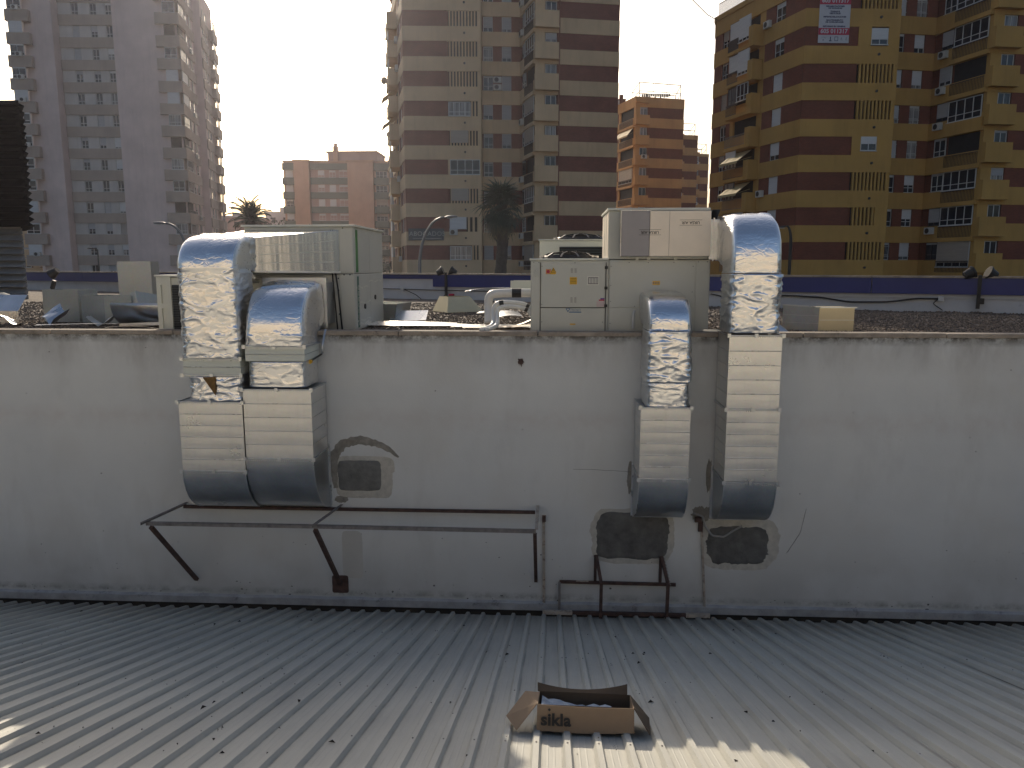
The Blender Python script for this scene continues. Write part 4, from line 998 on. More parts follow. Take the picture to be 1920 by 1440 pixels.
flood('pair of dark floodlights on the parapet in front of the ochre block', 10.15)

# ------------------------------------------------------------------ the white side wall
tw = thing('building_wall', 'long old white painted wall with stains that carries the four air ducts', 'wall')
build(MB().box(-18, 16, 0, .22, -.6, 4.62), 'wall_face', 'wall', tw)
cx_ = -18.
qc = random.Random(4)
while cx_ < 16:      # coping laid in lengths with open joints
    L = qc.uniform(1.7, 2.3); z = 4.69 + qc.uniform(-.004, .004)
    o = build(MB().box(cx_, cx_ + L - .012, -.025, .25, 4.622, z), 'coping_length', 'coping', tw); bevel(o, .008); cx_ += L
# plinth with an uneven top edge
b = MB(); n = 240; A = []; q = random.Random(8)
pts = [(-18 + 34 * i / n, .245 + .012 * noise.noise(Vector((i * .4, 0, 0))) + .006 * q.random()) for i in range(n + 1)]
b.add([(x_, -.045, .10) for x_, z in pts] + [(x_, -.045, z - .03) for x_, z in pts] + [(x_, -.002, z) for x_, z in pts], [(i, i + 1, i + n + 2, i + n + 1) for i in range(n)] + [(i + n + 1, i + n + 2, i + 2 * n + 3, i + 2 * n + 2) for i in range(n)])
build(b, 'plinth', 'plinth', tw)
def ragged(cx, cz, w_, h, seed, n=90, pw=4., amp=.05):
    P_ = []
    for i in range(n):
        a = 2 * math.pi * i / n; c, s_ = math.cos(a), math.sin(a); k = (abs(c) ** pw + abs(s_) ** pw) ** (-1 / pw)
        k *= 1 + amp * noise.noise(Vector((c * 2.2, s_ * 2.2, seed))) + amp * .6 * noise.noise(Vector((c * 9, s_ * 9, seed + 3)))
        P_.append((cx + w_ / 2 * c * k, cz + h / 2 * s_ * k))
    return P_
def patch(poly, th, name, mat):
    # slightly domed plate: rim at the wall, face proud
    cx = sum(p_[0] for p_ in poly) / len(poly); cz = sum(p_[1] for p_ in poly) / len(poly); n = len(poly); b = MB()
    ring = lambda k, y: [(cx + (x_ - cx) * k, y, cz + (z - cz) * k) for x_, z in poly]
    b.add(ring(1, -.0012) + ring(.975, -th * .5) + ring(.90, -th) + ring(.5, -th * 1.05) + [(cx, -th, cz)],
          [(r_ * n + i, r_ * n + (i + 1) % n, (r_ + 1) * n + (i + 1) % n, (r_ + 1) * n + i) for r_ in range(3) for i in range(n)] + [(3 * n + i, 3 * n + (i + 1) % n, 4 * n) for i in range(n)])
    return build(b, name, mat, tw, True)
patch(ragged(1.32, 1.385, 1.34, .93, 1., amp=.06, pw=4), .005, 'render_smear', 'halo')
patch(ragged(1.32, 1.40, 1.17, .80, 2., amp=.07, pw=5), .018, 'cement_patch', 'mortar')
patch(ragged(3.03, 1.31, 1.24, .92, 3., amp=.08, pw=3.4), .005, 'render_smear', 'halo')
patch(ragged(3.0, 1.27, .98, .64, 4., amp=.14, pw=4), .018, 'cement_patch', 'mortar')
arcl = [(-3.50, 2.12), (-3.53, 2.40), (-3.52, 2.68), (-3.38, 2.86), (-3.12, 2.93), (-2.85, 2.89), (-2.62, 2.78), (-2.44, 2.63)]
cl = []
for i in range(len(arcl) - 1): cl += [(arcl[i][0] + (arcl[i + 1][0] - arcl[i][0]) * k / 8, arcl[i][1] + (arcl[i + 1][1] - arcl[i][1]) * k / 8) for k in range(8)]
for _ in range(6): cl = [cl[0]] + [((cl[i - 1][0] + cl[i][0] + cl[i + 1][0]) / 3, (cl[i - 1][1] + cl[i][1] + cl[i + 1][1]) / 3) for i in range(1, len(cl) - 1)] + [cl[-1]]
b = MB(); V = []
for i, (x_, z) in enumerate(cl):
    t = i / (len(cl) - 1); j = min(i, len(cl) - 2); d = Vector((cl[j + 1][0] - cl[j][0], cl[j + 1][1] - cl[j][1])).normalized(); wd = .075 * math.sin(math.pi * min(1, t * .8 + .18)) ** .6
    w1 = wd * (1 + .5 * noise.noise(Vector((i * .35, 0, 1))) + .3 * noise.noise(Vector((i * 1.3, 0, 1)))); w2 = wd * (1 + .5 * noise.noise(Vector((i * .35, 0, 9))) + .3 * noise.noise(Vector((i * 1.3, 0, 9))))
    V += [(x_ - d.y * w1, -.001, z + d.x * w1), (x_ - d.y * w1 * .6, -.006, z + d.x * w1 * .6), (x_ + d.y * w2 * .6, -.006, z - d.x * w2 * .6), (x_ + d.y * w2, -.001, z - d.x * w2)]
b.add(V, [(4 * i + k, 4 * i + k + 1, 4 * i + k + 5, 4 * i + k + 4) for i in range(len(cl) - 1) for k in range(3)])
link('render_smear', b.mesh('render_smear', 'damp', True), tw)
patch([(x_ + .04 * (z > 2.4), z) for x_, z in ragged(-3.04, 2.31, .93, .70, 16., amp=.05, pw=8)][::1], .007, 'render_smear', 'halo')
patch(ragged(-3.11, 2.335, .72, .52, 6., amp=.03, pw=9), .016, 'cement_patch', 'mortar2')
for cx_, cz_, w_, h_ in ((-3.27, .98, .34, .82),): patch(ragged(cx_, cz_, w_, h_, cx_, amp=.03, pw=7), .0015, 'repainted_area', 'repaint')
for cx_, cz_, w_, h_, sd_ in ((1.26, 2.36, .09, .56, 12), (2.50, 2.42, .09, .5, 13), (2.42, 1.78, .34, .26, 14), (-3.42, 1.93, .22, .12, 15)): patch(ragged(cx_, cz_, w_, h_, sd_, amp=.3, pw=2.2), .003, 'render_smear', 'damp')
patch(ragged(-.49, 4.215, .085, .11, 7., amp=.7, n=40, pw=2), .016, 'broken_anchor_hole', 'rust')
b = MB().plate(ragged(-3.49, .47, .27, .30, 9., amp=.02, pw=12, n=48), -.02, .0); build(b, 'anchor_plate', 'rust', tw)
for (x0, z0, x1, z1) in ((.35, 2.49, 1.28, 2.465), (3.36, 2.27, 3.62, 2.26), (4.05, 1.9, 3.98, 1.5), (3.98, 1.5, 3.78, 1.15), (-.2, 1.6, -.23, 1.5)):
    k = 9; b = MB(); q = random.Random(int(x0 * 99))
    P_ = [((x0 + (x1 - x0) * i / k), -.001, (z0 + (z1 - z0) * i / k) + q.uniform(-.008, .008)) for i in range(k + 1)]
    for i in range(k): b.bar(P_[i], P_[i + 1], .004, q.uniform(.004, .016), up=(0, 1, 0))
    build(b, 'crack', 'mortar', tw)
b = MB(); q = random.Random(12)
for i in range(150):
    x_ = q.uniform(-9, 7.6); z = .25 + 1.1 * q.random() ** 2.6 if i < 105 else q.uniform(.3, 4.5); s_ = q.uniform(.004, .013) * (2.2 if z < .6 and q.random() < .25 else 1)
    P_ = ragged(x_, z, s_ * q.uniform(1, 3), s_ * 1.3, i, 9, 2, .6); b.plate(P_, -.004, .001)
o = build(b, 'paint_chips', 'mortar', tw); o['kind'] = 'stuff'

# ------------------------------------------------------------------ ribbed metal roof in front
SL = .298
def rz_(y): return SL * (-y) + .022
struct(build(MB().box(-18, 16, -.34, -.001, -.42, -.10).box(-18, 16, -.03, -.001, -.0999, .11), 'gutter', 'gutter'))  # black strip on the wall foot paints the dark gap behind the sheets
PITCH = .247
def sheet():
    prof = [(0, 0)]
    for i in range(4):
        x_ = i * PITCH
        prof += [(x_ + .022, 0), (x_ + .042, .044), (x_ + .086, .044), (x_ + .106, 0), (x_ + .148, 0), (x_ + .153, .0016), (x_ + .159, .0016), (x_ + .164, 0), (x_ + .200, 0), (x_ + .205, .0016), (x_ + .211, .0016), (x_ + .216, 0)]
    prof.append((4 * PITCH + .014, .0012)); n = len(prof); ys = [-.20 - i * 1.2 for i in range(18)]; V = []; Fc = []
    for y in ys:
        for x_, z in prof: V.append((x_, y, rz_(y) + z + .0025 * math.sin(y * 3 + x_ * 4)))
    for r_ in range(len(ys) - 1):
        for i in range(n - 1): a = r_ * n + i; Fc.append((a, a + n, a + n + 1, a + 1))
    b = MB(); b.add(V, Fc)
    # closed rib ends
    for i in range(4):
        x_ = i * PITCH; z = rz_(-.2); b.add([(x_ + .022, -.2, z), (x_ + .042, -.2, z + .044), (x_ + .086, -.2, z + .044), (x_ + .106, -.2, z)], [(0, 1, 2, 3)])
    return b.mesh('roof_sheet', 'sheet', fix=False)
sm = sheet(); rootS = bpy.data.objects.new('metal_roof', None); COL.objects.link(rootS); rootS['kind'] = 'structure'
i0 = -17; qs = random.Random(1)
for i in range(i0, 17):
    o = link('roof_sheet', sm, rootS, loc=(.083 + i * 4 * PITCH, qs.uniform(-.02, .02), qs.uniform(0, .003)))
lp = MB()      # screws and drifted leaf scraps
q = random.Random(6)
for yy in (-.45, -1.9, -3.4, -4.9, -6.4, -7.9):
    for i in range(-60, 60): 
        x_ = .083 + i * PITCH + .064; 
        if q.random() < .55: lp.cyl((x_, yy, rz_(yy) + .043), .007, .006, 6)
o = build(lp, 'roof_screws', 'rust_grey', rootS); o['kind'] = 'stuff'
lf = MB()
for i in range(330):
    y = -.35 - 6.6 * q.random() ** .9; x_ = q.uniform(-1, 1) * 9; 
    fr_ = ((x_ - .083) % PITCH)
    z = rz_(y) + (.047 if .042 < fr_ < .086 else .004)
    if .022 < fr_ < .042 or .086 < fr_ < .106: continue
    s_ = q.uniform(.007, .015) * (2.2 if q.random() < .2 else 1); a = q.uniform(0, 3.1); c, sn = math.cos(a), math.sin(a)
    lf.add([(x_ - s_ * c, y - s_ * sn, z), (x_ + s_ * .5 * sn, y - s_ * .5 * c, z + s_ * .5), (x_ + s_ * c, y + s_ * sn, z + .002), (x_ - s_ * .5 * sn, y + s_ * .5 * c, z + s_ * .7)], [(0, 1, 2), (0, 2, 3)])
    if q.random() < .25:
        for k in range(5):
            dx, dy = q.uniform(-.02, .02), q.uniform(-.1, .1); t = s_ * .4; X_ = x_ + dx; Y_ = y + dy
            lf.add([(X_ - t, Y_, rz_(Y_) + .004), (X_ + t, Y_, rz_(Y_) + .004), (X_, Y_ + t, rz_(Y_ + t) + .01)], [(0, 1, 2)])
o = link('leaf_scraps', lf.mesh('leaf_scraps', 'leafdark', fix=False)); o['kind'] = 'stuff'; o['label'] = 'dark dry leaf scraps scattered over the ribbed metal roof'

# ------------------------------------------------------------------ ducts
def foil(name, parent, x0, x1, pairs, amp=.012, seed=0, smooth_lo=None, cover=None, flare=.0):
    """wrapped duct: pairs of (outer, inner) yz points along the run"""
    # resample along the run
    def lerp(a, b_, t): return (a[0] + (b_[0] - a[0]) * t, a[1] + (b_[1] - a[1]) * t)
    S = [pairs[0]]
    for i in range(len(pairs) - 1):
        (o0, i0_), (o1, i1) = pairs[i], pairs[i + 1]; d = math.hypot(o1[0] - o0[0], o1[1] - o0[1]); k = max(1, int(d / .016))
        for j in range(1, k + 1): S.append((lerp(o0, o1, j / k), lerp(i0_, i1, j / k)))
    nF, nSd = 56, 26; nr = 2 * nF + 2 * nSd; V = []; Fc = []; s = 0; mi = []
    tot = 0
    for i, (o_, i_) in enumerate(S):
        if i: s += math.hypot(o_[0] - S[i - 1][0][0], o_[1] - S[i - 1][0][1])
        O = Vector((0, o_[0], o_[1])); I = Vector((0, i_[0], i_[1])); nrm = (O - I).normalized(); dth = (O - I).length
        W = x1 - x0; cx = (x0 + x1) / 2
        ring = []
        for j in range(nF): ring.append((-1 + 2 * j / nF, 1, 0))
        for j in range(nSd): ring.append((1, 1 - 2 * j / nSd, 1))
        for j in range(nF): ring.append((1 - 2 * j / nF, -1, 2))
        for j in range(nSd): ring.append((-1, -1 + 2 * j / nSd, 3))
        cen = (O + I) / 2
        calm = 1.
        if smooth_lo: 
            calm = .22 if smooth_lo[0] < s < smooth_lo[1] else 1.
            for e in smooth_lo: calm += .5 * math.exp(-((s - e) / .05) ** 2)
        for (u, v_, sd_) in ring:
            pw = 7; k = (abs(u) ** pw + abs(v_) ** pw) ** (1 / pw); uu, vv = u / k, v_ / k
            base = cen + Vector((cx + uu * W / 2, 0, 0)) + nrm * (vv * dth / 2)
            q = Vector((base.x * 2.3 + seed, base.y * 2.3, base.z * 5.5))
            wv = noise.noise_vector(q * .8) * .35
            r1 = 1 - abs(noise.noise(q * 1.3 + wv)) * 2; r2_ = 1 - abs(noise.noise(q * 3.1 + wv * 2)) * 2; big = noise.noise(q * .45)
            dsp = amp * (calm * (.75 * r1 ** 3 if r1 > 0 else 0) + calm * .35 * r2_ + .8 * big)
            if sd_ in (1, 3): dsp *= 1.25
            bow = .014 * (1 - min(1, abs(u)) ** 2) * (1 - min(1, abs(v_)) ** 2 * 0)
            nn = (Vector((uu ** 5, 0, 0)) + nrm * vv ** 5).normalized()
            V.append(tuple(base + nn * (dsp + bow)))
    n = len(S)
    for i in range(n - 1):
        for j in range(nr):
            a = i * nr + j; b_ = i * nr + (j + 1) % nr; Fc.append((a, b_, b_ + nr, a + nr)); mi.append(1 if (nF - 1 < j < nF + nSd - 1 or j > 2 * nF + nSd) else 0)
    Fc.append(tuple(range(nr))[::-1]); mi.append(0); Fc.append(tuple((n - 1) * nr + j for j in range(nr))); mi.append(0)
    me = bpy.data.meshes.new(name); me.from_pydata(V, [], Fc); me.materials.append(M['foil']); me.materials.append(M['foil_side'])
    import bmesh
    bm = bmesh.new(); bm.from_mesh(me); bmesh.ops.recalc_face_normals(bm, faces=bm.faces); bm.to_mesh(me); bm.free()
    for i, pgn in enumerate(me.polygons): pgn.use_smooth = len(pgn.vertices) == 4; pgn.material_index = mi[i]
    return link(name, me, parent)
def elbow_pairs(yc, zc, a, b, n=22):
    return [((yc - a * max(0., math.cos(t * math.pi / 2 / n)) ** .80, zc + b * math.sin(t * math.pi / 2 / n) ** .80), (yc - .0, zc + .0)) for t in range(n + 1)]
def flange(parent, x0, x1, y0, y1, z, t=.03, mat='galv_dark'):
    b = MB(); k = .014; e = .022
    b.box(x0 - e, x1 + e, y0 - e, y0, z - t / 2, z + t / 2).box(x0 - e, x0, y0 + .001, y1, z - t / 2, z + t / 2).box(x1, x1 + e, y0 + .001, y1, z - t / 2, z + t / 2)
    o = build(b, 'flange', mat, parent); bevel(o, .003)
    xm = (x0 + x1) / 2
    for x_ in (x0 - .01, xm, x1 + .01): link('flange_clip', cached('fclip', lambda: MB().box(-.025, .025, -.036, -.0225, -.03, .03).mesh('flange_clip', 'galv')), parent, loc=(x_, y0, z))
    # stitched cleat teeth just under the flange
    d = MB(); n = int((x1 - x0) / .03)
    for i in range(n): d.box(x0 + .015 + i * .03, x0 + .028 + i * .03, y0 - .006, y0 - .001, z - t / 2 - .022, z - t / 2 - .002)
    o = build(d, 'cleat_teeth', 'galv', parent); o['kind'] = 'stuff'
def strip_duct(parent, x0, x1, y0, y1, z0, z1, n, mat='alu', name='duct_panel'):
    """straight run folded from strips: each strip bows out between raised seams"""
    h = (z1 - z0) / n
    for i in range(n):
        a, c = z0 + i * h, z0 + (i + 1) * h - (.006 if i < n - 1 else 0); b = MB(); K = 6; L_ = 14; V = []; Fc = []
        for j in range(K + 1):
            t = j / K; z = a + (c - a) * t; bo = .0016 * math.sin(math.pi * t)
            for m_ in range(L_ + 1):
                u = m_ / L_; V.append((x0 + (x1 - x0) * u, y0 - bo * (1 - (2 * u - 1) ** 6), z))
        for j in range(K):
            for m_ in range(L_): q = j * (L_ + 1) + m_; Fc.append((q, q + 1, q + L_ + 2, q + L_ + 1))
        b.add(V, Fc); b.add([(x0, y0, a), (x0, y1, a), (x0, y1, c), (x0, y0, c)], [(0, 1, 2, 3)]); b.add([(x1, y0, a), (x1, y1, a), (x1, y1, c), (x1, y0, c)], [(3, 2, 1, 0)])
        o = link(name, b.mesh(name, mat, True, fix=False), parent)
    s = MB()
    for i in range(1, n): s.box(x0 + .01, x1 - .01, y0 - .015, y0 + .01, z0 + i * h, z0 + i * h + .007)
    if n > 1: o = build(s, 'seam_rib', 'galv', parent); bevel(o, .002); o['kind'] = 'stuff'
    return
def inlet_elbow(parent, x0, x1, z1, a, b_):
    """bare metal elbow turning into the wall"""
    n = 22; V = []; Fc = []
    arc_ = [(-a * math.cos(t * math.pi / 2 / n), z1 - b_ * math.sin(t * math.pi / 2 / n)) for t in range(n + 1)]
    L_ = 10
    for (y, z) in arc_:
        for m_ in range(L_ + 1): V.append((x0 + (x1 - x0) * m_ / L_, y + .004 * math.sin(m_ * 1.3 + z * 9), z))
    for j in range(n):
        for m_ in range(L_): q = j * (L_ + 1) + m_; Fc.append((q, q + L_ + 1, q + L_ + 2, q + 1))
    o = link('elbow_skin', MB().add(V, Fc).mesh('elbow_skin', 'galv_dark', True, fix=False), parent)
    for x_, nm in ((x0 + .001, 'cheek'), (x1 - .001, 'cheek')):
        build(MB().prism_x([(y, z) for y, z in arc_] + [(0, z1)], x_ - .002, x_ + .002), nm, 'galv_dark', parent)
    e = MB()
    for x_ in (x0, x1):
        for j in range(n): e.bar((x_, arc_[j][0], arc_[j][1]), (x_, arc_[j + 1][0], arc_[j + 1][1]), .016, .012, up=(1, 0, 0))
    build(e, 'folded_edge', 'galv', parent)
    f = MB().box(x0 - .03, x0, -.03, -.002, z1 - b_ - .02, z1 + .06).box(x1, x1 + .03, -.03, -.002, z1 - b_ - .02, z1 + .06).box(x0, x1, -.05, -.002, z1 - b_ - .035, z1 - b_ - .012)
    build(f, 'wall_flange', 'galv', parent)
Yf, Yb = -.8, -.06
ring0 = lambda z: ((Yf, z), (Yb, z))
# duct 1, far left
t1_ = thing('air_duct', 'leftmost foil-wrapped air duct, tall, with a torn flap showing brown insulation', 'air duct', 'air ducts running down the white wall')
foil('foil_riser', t1_, -5.57, -4.66, [ring0(4.335), ring0(5.60)] + elbow_pairs(-.08, 5.60, .74, .58)[1:] + [((.02, 6.18), (.02, 5.61))], .018, 3, (1.30, 2.1))
strip_duct(t1_, -5.55, -4.67, -.78, -.08, 4.085, 4.315, 2, 'cab_cream', 'insulated_panel'); flange(t1_, -5.55, -4.67, -.78, -.08, 4.33); flange(t1_, -5.55, -4.67, -.78, -.08, 4.08)
foil('torn_foil_collar', t1_, -5.51, -4.67, [((-.775, 3.68), (-.1, 3.68)), ((-.775, 4.06), (-.1, 4.06))], .022, 8)
tr = MB().plate([(-5.24, 4.05), (-5.05, 4.06), (-5.06, 3.78)], -.825, -.80); build(tr, 'torn_insulation', 'torn', t1_)
strip_duct(t1_, -5.65, -4.665, Yf, Yb, 2.60, 3.66, 6); flange(t1_, -5.65, -4.665, Yf, Yb, 2.59); flange(t1_, -5.65, -4.665, Yf, Yb, 3.67, .02)
build(MB().box(-5.64, -4.67, Yf + .002, Yb, 3.655, 3.668), 'cap_plate', 'galv_dark', t1_)
inlet_elbow(t1_, -5.65, -4.665, 2.575, .8, .745)
# transition to the air handling unit
A = [(-5.6, .02, 5.62), (-4.70, .02, 5.62), (-3.56, .88, 5.60), (-5.15, .88, 5.60)]; B = [(-5.6, .02, 6.14), (-4.70, .02, 6.14), (-3.56, .88, 6.30), (-5.15, .88, 6.30)]
tb_ = MB().add(A + B, [(3, 2, 1, 0), (4, 5, 6, 7), (0, 1, 5, 4), (1, 2, 6, 5), (2, 3, 7, 6), (3, 0, 4, 7)])
o = build(tb_, 'transition', 'galv_smooth', t1_); bevel(o, .008)
sr = MB()
for t in (.25, .5, .75):
    a_ = Vector(A[1]).lerp(Vector(B[1]), t); b_ = Vector(A[2]).lerp(Vector(B[2]), t); nn = Vector((.6, -.8, 0)) * .004
    sr.bar(a_.lerp(b_, .06) + nn, a_.lerp(b_, .93) + nn, .008, .008)
sr.bar(Vector(A[1]) + Vector((.005, -.008, 0)), Vector(B[1]) + Vector((.005, -.008, 0)), .03)
sr.bar(Vector(A[1]) + Vector((.005, -.008, 0)), Vector(A[2]) + Vector((.005, -.008, 0)), .03)
build(sr, 'seam_rib', 'galv', t1_)
# duct 2
t2_ = thing('air_duct', 'second foil-wrapped duct from the left, short and bulky with a big blue-shining elbow', 'air duct', 'air ducts running down the white wall')
foil('foil_elbow', t2_, -4.60, -3.68, [ring0(4.52)] + elbow_pairs(.0, 4.62, .80, .80) + [((.22, 5.46), (.22, 4.74))], .014, 11, (.18, 1.35))
strip_duct(t2_, -4.585, -3.685, -.785, Yb, 4.295, 4.505, 2, 'cab_cream', 'insulated_panel'); flange(t2_, -4.585, -3.685, -.785, Yb, 4.515)
foil('foil_collar', t2_, -4.575, -3.69, [((-.78, 3.90), (-.06, 3.90)), ((-.78, 4.285), (-.06, 4.285))], .011, 14)
strip_duct(t2_, -4.645, -3.605, Yf, Yb, 2.815, 3.86, 5); flange(t2_, -4.645, -3.605, Yf, Yb, 2.80); flange(t2_, -4.645, -3.605, Yf, Yb, 3.87, .02)
build(MB().box(-4.64, -3.61, Yf + .002, Yb, 3.858, 3.87), 'cap_plate', 'galv_dark', t2_)
inlet_elbow(t2_, -4.645, -3.605, 2.785, .8, .94)
build(MB().box(-4.66, -3.62, .24, .27, 4.72, 5.52).box(-4.6, -3.68, .271, .9, 4.76, 5.44), 'end_frame', 'galv_dark', t2_)
# duct 3
t3_ = thing('air_duct', 'short narrow foil-wrapped duct, third from the left, in front of the cream units', 'air duct', 'air ducts running down the white wall')
foil('foil_elbow', t3_, 1.385, 2.02, [ring0(4.78)] + elbow_pairs(-.02, 4.78, .78, .52) + [((.33, 5.31), (.33, 4.80))], .013, 21, (.02, 1.0))
foil('foil_riser', t3_, 1.375, 2.03, [ring0(4.02), ring0(4.77)], .020, 24)
foil('foil_collar', t3_, 1.39, 2.01, [((-.79, 3.66), (-.06, 3.66)), ((-.79, 4.015), (-.06, 4.015))], .014, 27)
strip_duct(t3_, 1.31, 2.035, Yf, Yb, 2.575, 3.64, 6); flange(t3_, 1.31, 2.035, Yf, Yb, 2.56); flange(t3_, 1.31, 2.035, Yf, Yb, 3.65, .02)
build(MB().box(1.315, 2.03, Yf + .002, Yb, 3.636, 3.647), 'cap_plate', 'galv_dark', t3_)
inlet_elbow(t3_, 1.31, 2.035, 2.545, .8, .78)
# duct 4
t4_ = thing('air_duct', 'rightmost and tallest foil-wrapped duct, rising beside the pale boarded box', 'air duct', 'air ducts running down the white wall')
foil('foil_elbow', t4_, 2.545, 3.26, [ring0(5.60)] + elbow_pairs(-.06, 5.66, .74, .80) + [((.25, 6.46), (.25, 5.76))], .014, 31, (.02, 1.15))
foil('foil_riser', t4_, 2.545, 3.265, [ring0(4.75), ring0(5.59)], .022, 34)
strip_duct(t4_, 2.55, 3.30, Yf, Yb, 3.65, 4.70, 5); flange(t4_, 2.55, 3.30, Yf, Yb, 3.635); flange(t4_, 2.55, 3.30, Yf, Yb, 4.715, .02)
strip_duct(t4_, 2.56, 3.325, Yf, Yb, 2.55, 3.62, 6); flange(t4_, 2.56, 3.325, Yf, Yb, 2.53)
inlet_elbow(t4_, 2.56, 3.325, 2.515, .8, .77)
o = build(MB().box(2.42, 3.2, .26, .95, 5.80, 6.42), 'connector', 'galv', t4_); bevel(o, .01)
b = MB().box(2.47, 2.49, .24, .26, 5.78, 6.44).box(2.53, 2.545, .245, .26, 5.8, 6.42); build(b, 'connector_rib', 'galv', t4_)
# props and stays of the ducts
st = MB().tube([(-3.58, -.02, 4.72), (-3.62, -.1, 4.45), (-3.62, -.12, 4.33)], .018, 8); o = build(st, 'stay_rod', 'galv', t2_, True)
build(MB().bar((-3.62, -.1, 4.34), (-3.68, -.5, 4.27), .02), 'stay_rod', 'black', t2_); build(MB().cyl((-3.675, -.52, 4.265), .03, .05, 10, 'Y'), 'stay_cap', 'yellow', t2_)

# ------------------------------------------------------------------ air handling units
def screws(parent, pts, y, r=.010):
    b = MB()
    for x_, z in pts: b.cyl((x_, y + .001, z), r, .006, 8, 'Y')
    build(b, 'panel_screws', 'black', parent)
def cabpanel(parent, x0, x1, y, z0, z1, mat='cab', name='access_panel', th=.012):
    o = build(MB().box(x0 + .004, x1 - .004, y - th, y - .0005, z0 + .004, z1 - .004), name, mat, parent); bevel(o, .004); return o
# left unit with the green stripe
ta = thing('air_handling_unit', 'large grey-green rooftop air unit with a bright green stripe down its flank, at the left', 'air handling unit')
o = build(MB().box(-5.18, -3.33, .9, 3.1, 4.62, 5.57), 'lower_cabinet', 'cab', ta); bevel(o, .01)
o = build(MB().box(-5.18, -3.33, .9, 3.1, 5.578, 6.35), 'upper_cabinet', 'cab', ta); bevel(o, .01)
o = build(MB().box(-5.22, -3.29, .86, 3.14, 6.352, 6.385), 'roof_lid', 'cab_light', ta); bevel(o, .006)
build(MB().box(-5.16, -3.35, .91, 3.09, 5.57, 5.578), 'joint_shadow', 'black', ta)
for (x0, x1, z0, z1) in ((-5.16, -3.62, 5.60, 6.33), (-3.61, -3.34, 5.60, 6.33), (-4.9, -3.58, 5.24, 5.56), (-4.9, -3.58, 4.64, 5.235), (-3.57, -3.34, 4.64, 5.56), (-5.17, -4.91, 4.64, 5.56)): cabpanel(ta, x0, x1, .9, z0, z1)
screws(ta, [(-3.64, 6.2), (-3.64, 5.7), (-3.60, 5.5), (-3.60, 5.3), (-3.60, 4.9), (-3.5, 6.33), (-3.4, 5.56), (-3.5, 5.56)], .887, .012)
build(MB().box(-3.329, -3.322, 1.02, 1.16, 5.60, 6.31), 'green_stripe', 'green', ta)
gs = build(MB().box(-3.329, -3.322, 1.06, 1.17, 5.42, 5.53), 'green_stripe', 'teal', ta)
lt = Matrix.Translation((-3.322, 1.115, 5.02)) @ Matrix.Rotation(R(90), 4, 'Z') @ Matrix.Rotation(R(90), 4, 'X') @ Matrix.Rotation(R(-90), 4, 'Z')
build(MB().box(-3.329, -3.3225, 1.06, 1.17, 4.66, 5.419), 'lettering_stripe', 'teal', ta)
lb = MB()
for i in range(7):
    zc = 5.34 - i * .1; k = 12
    for j in range(k):
        if i % 3 == 0 and j == 0: continue
        a0, a1 = 2 * math.pi * j / k, 2 * math.pi * (j + 1) / k
        lb.bar((-3.3215, 1.115 + .033 * math.cos(a0), zc + .04 * math.sin(a0)), (-3.3215, 1.115 + .033 * math.cos(a1), zc + .04 * math.sin(a1)), .004, .014, up=(1, 0, 0))
build(lb, 'unit_lettering', 'cab_light', ta)
for (y0, y1, z0, z1) in ((.93, 2.0, 5.61, 6.32), (2.01, 3.07, 5.61, 6.32), (.93, 2.0, 4.66, 5.55), (2.01, 3.07, 4.66, 5.55)):
    o = build(MB().box(-3.3295, -3.3265, y0, y1, z0, z1), 'side_panel', 'cab', ta)
for (y, z) in ((2.35, 5.13), (1.55, 5.0)): build(MB().cyl((-3.327, y, z), .045, .02, 12, 'X'), 'door_knob', 'black', ta)
tp_ = MB()
for (y0, y1, z) in ((1.0, 2.0, 4.76), (1.0, 2.0, 4.70), (.98, 1.9, 5.33), (1.9, 2.9, 5.42), (1.1, 2.2, 5.06)):
    for i in range(12):
        if (i * 7 + int(z * 100)) % 5 == 0: continue
        a = y0 + (y1 - y0) * i / 12; tp_.box(-3.3255, -3.3225, a, a + (y1 - y0) / 12 * .9, z + .014 * math.sin(i * .9), z + .022 + .014 * math.sin(i * .9))
build(tp_, 'tape_remnants', 'cab_light', ta)
cb = MB().tube([(-3.66, .86, 6.30), (-3.66, .86, 5.75), (-3.60, .85, 5.3), (-3.55, .84, 4.64)], .014, 8).tube([(-3.70, .86, 6.3), (-3.70, .86, 5.7), (-3.63, .85, 4.64)], .012, 8); build(cb, 'riser_cable', 'rubber', ta, True)
o = build(MB().box(-5.35, -4.9, .55, .86, 5.50, 5.545).box(-5.3, -4.95, .5, .86, 5.42, 5.45), 'support_tray', 'galv', ta)

# pale units at the centre right
tc = thing('rooftop_unit', 'wide cream rooftop air conditioning unit with warning stickers and a boarded duct box on top', 'rooftop unit')
o = build(MB().box(-.35, .885, .36, 1.9, 4.62, 5.79), 'condenser_cabinet', 'cab', tc); bevel(o, .01)
o = build(MB().box(.89, 2.47, .36, 1.9, 4.62, 5.80), 'lower_cabinet', 'cab', tc); bevel(o, .01)
o = build(MB().box(.875, 2.42, .38, 1.87, 5.81, 6.56), 'upper_cabinet', 'cab', tc); bevel(o, .01)
o = build(MB().box(.85, 2.44, .34, 1.9, 6.562, 6.60), 'roof_lid', 'cab_light', tc); bevel(o, .006)
o = build(MB().box(-.37, .883, .34, 1.92, 5.792, 5.825), 'top_lid', 'cab_light', tc); bevel(o, .006)
o = build(MB().box(.868, .8745, .45, 1.8, 5.84, 6.52), 'side_panel', 'alu_board', tc)  # paler colour stands in for light on the cabinet's left flank
build(MB().box(.862, .8675, .8, .84, 5.84, 6.52).box(.862, .8675, 1.2, 1.24, 5.84, 6.52), 'side_rib', 'cab_light', tc)
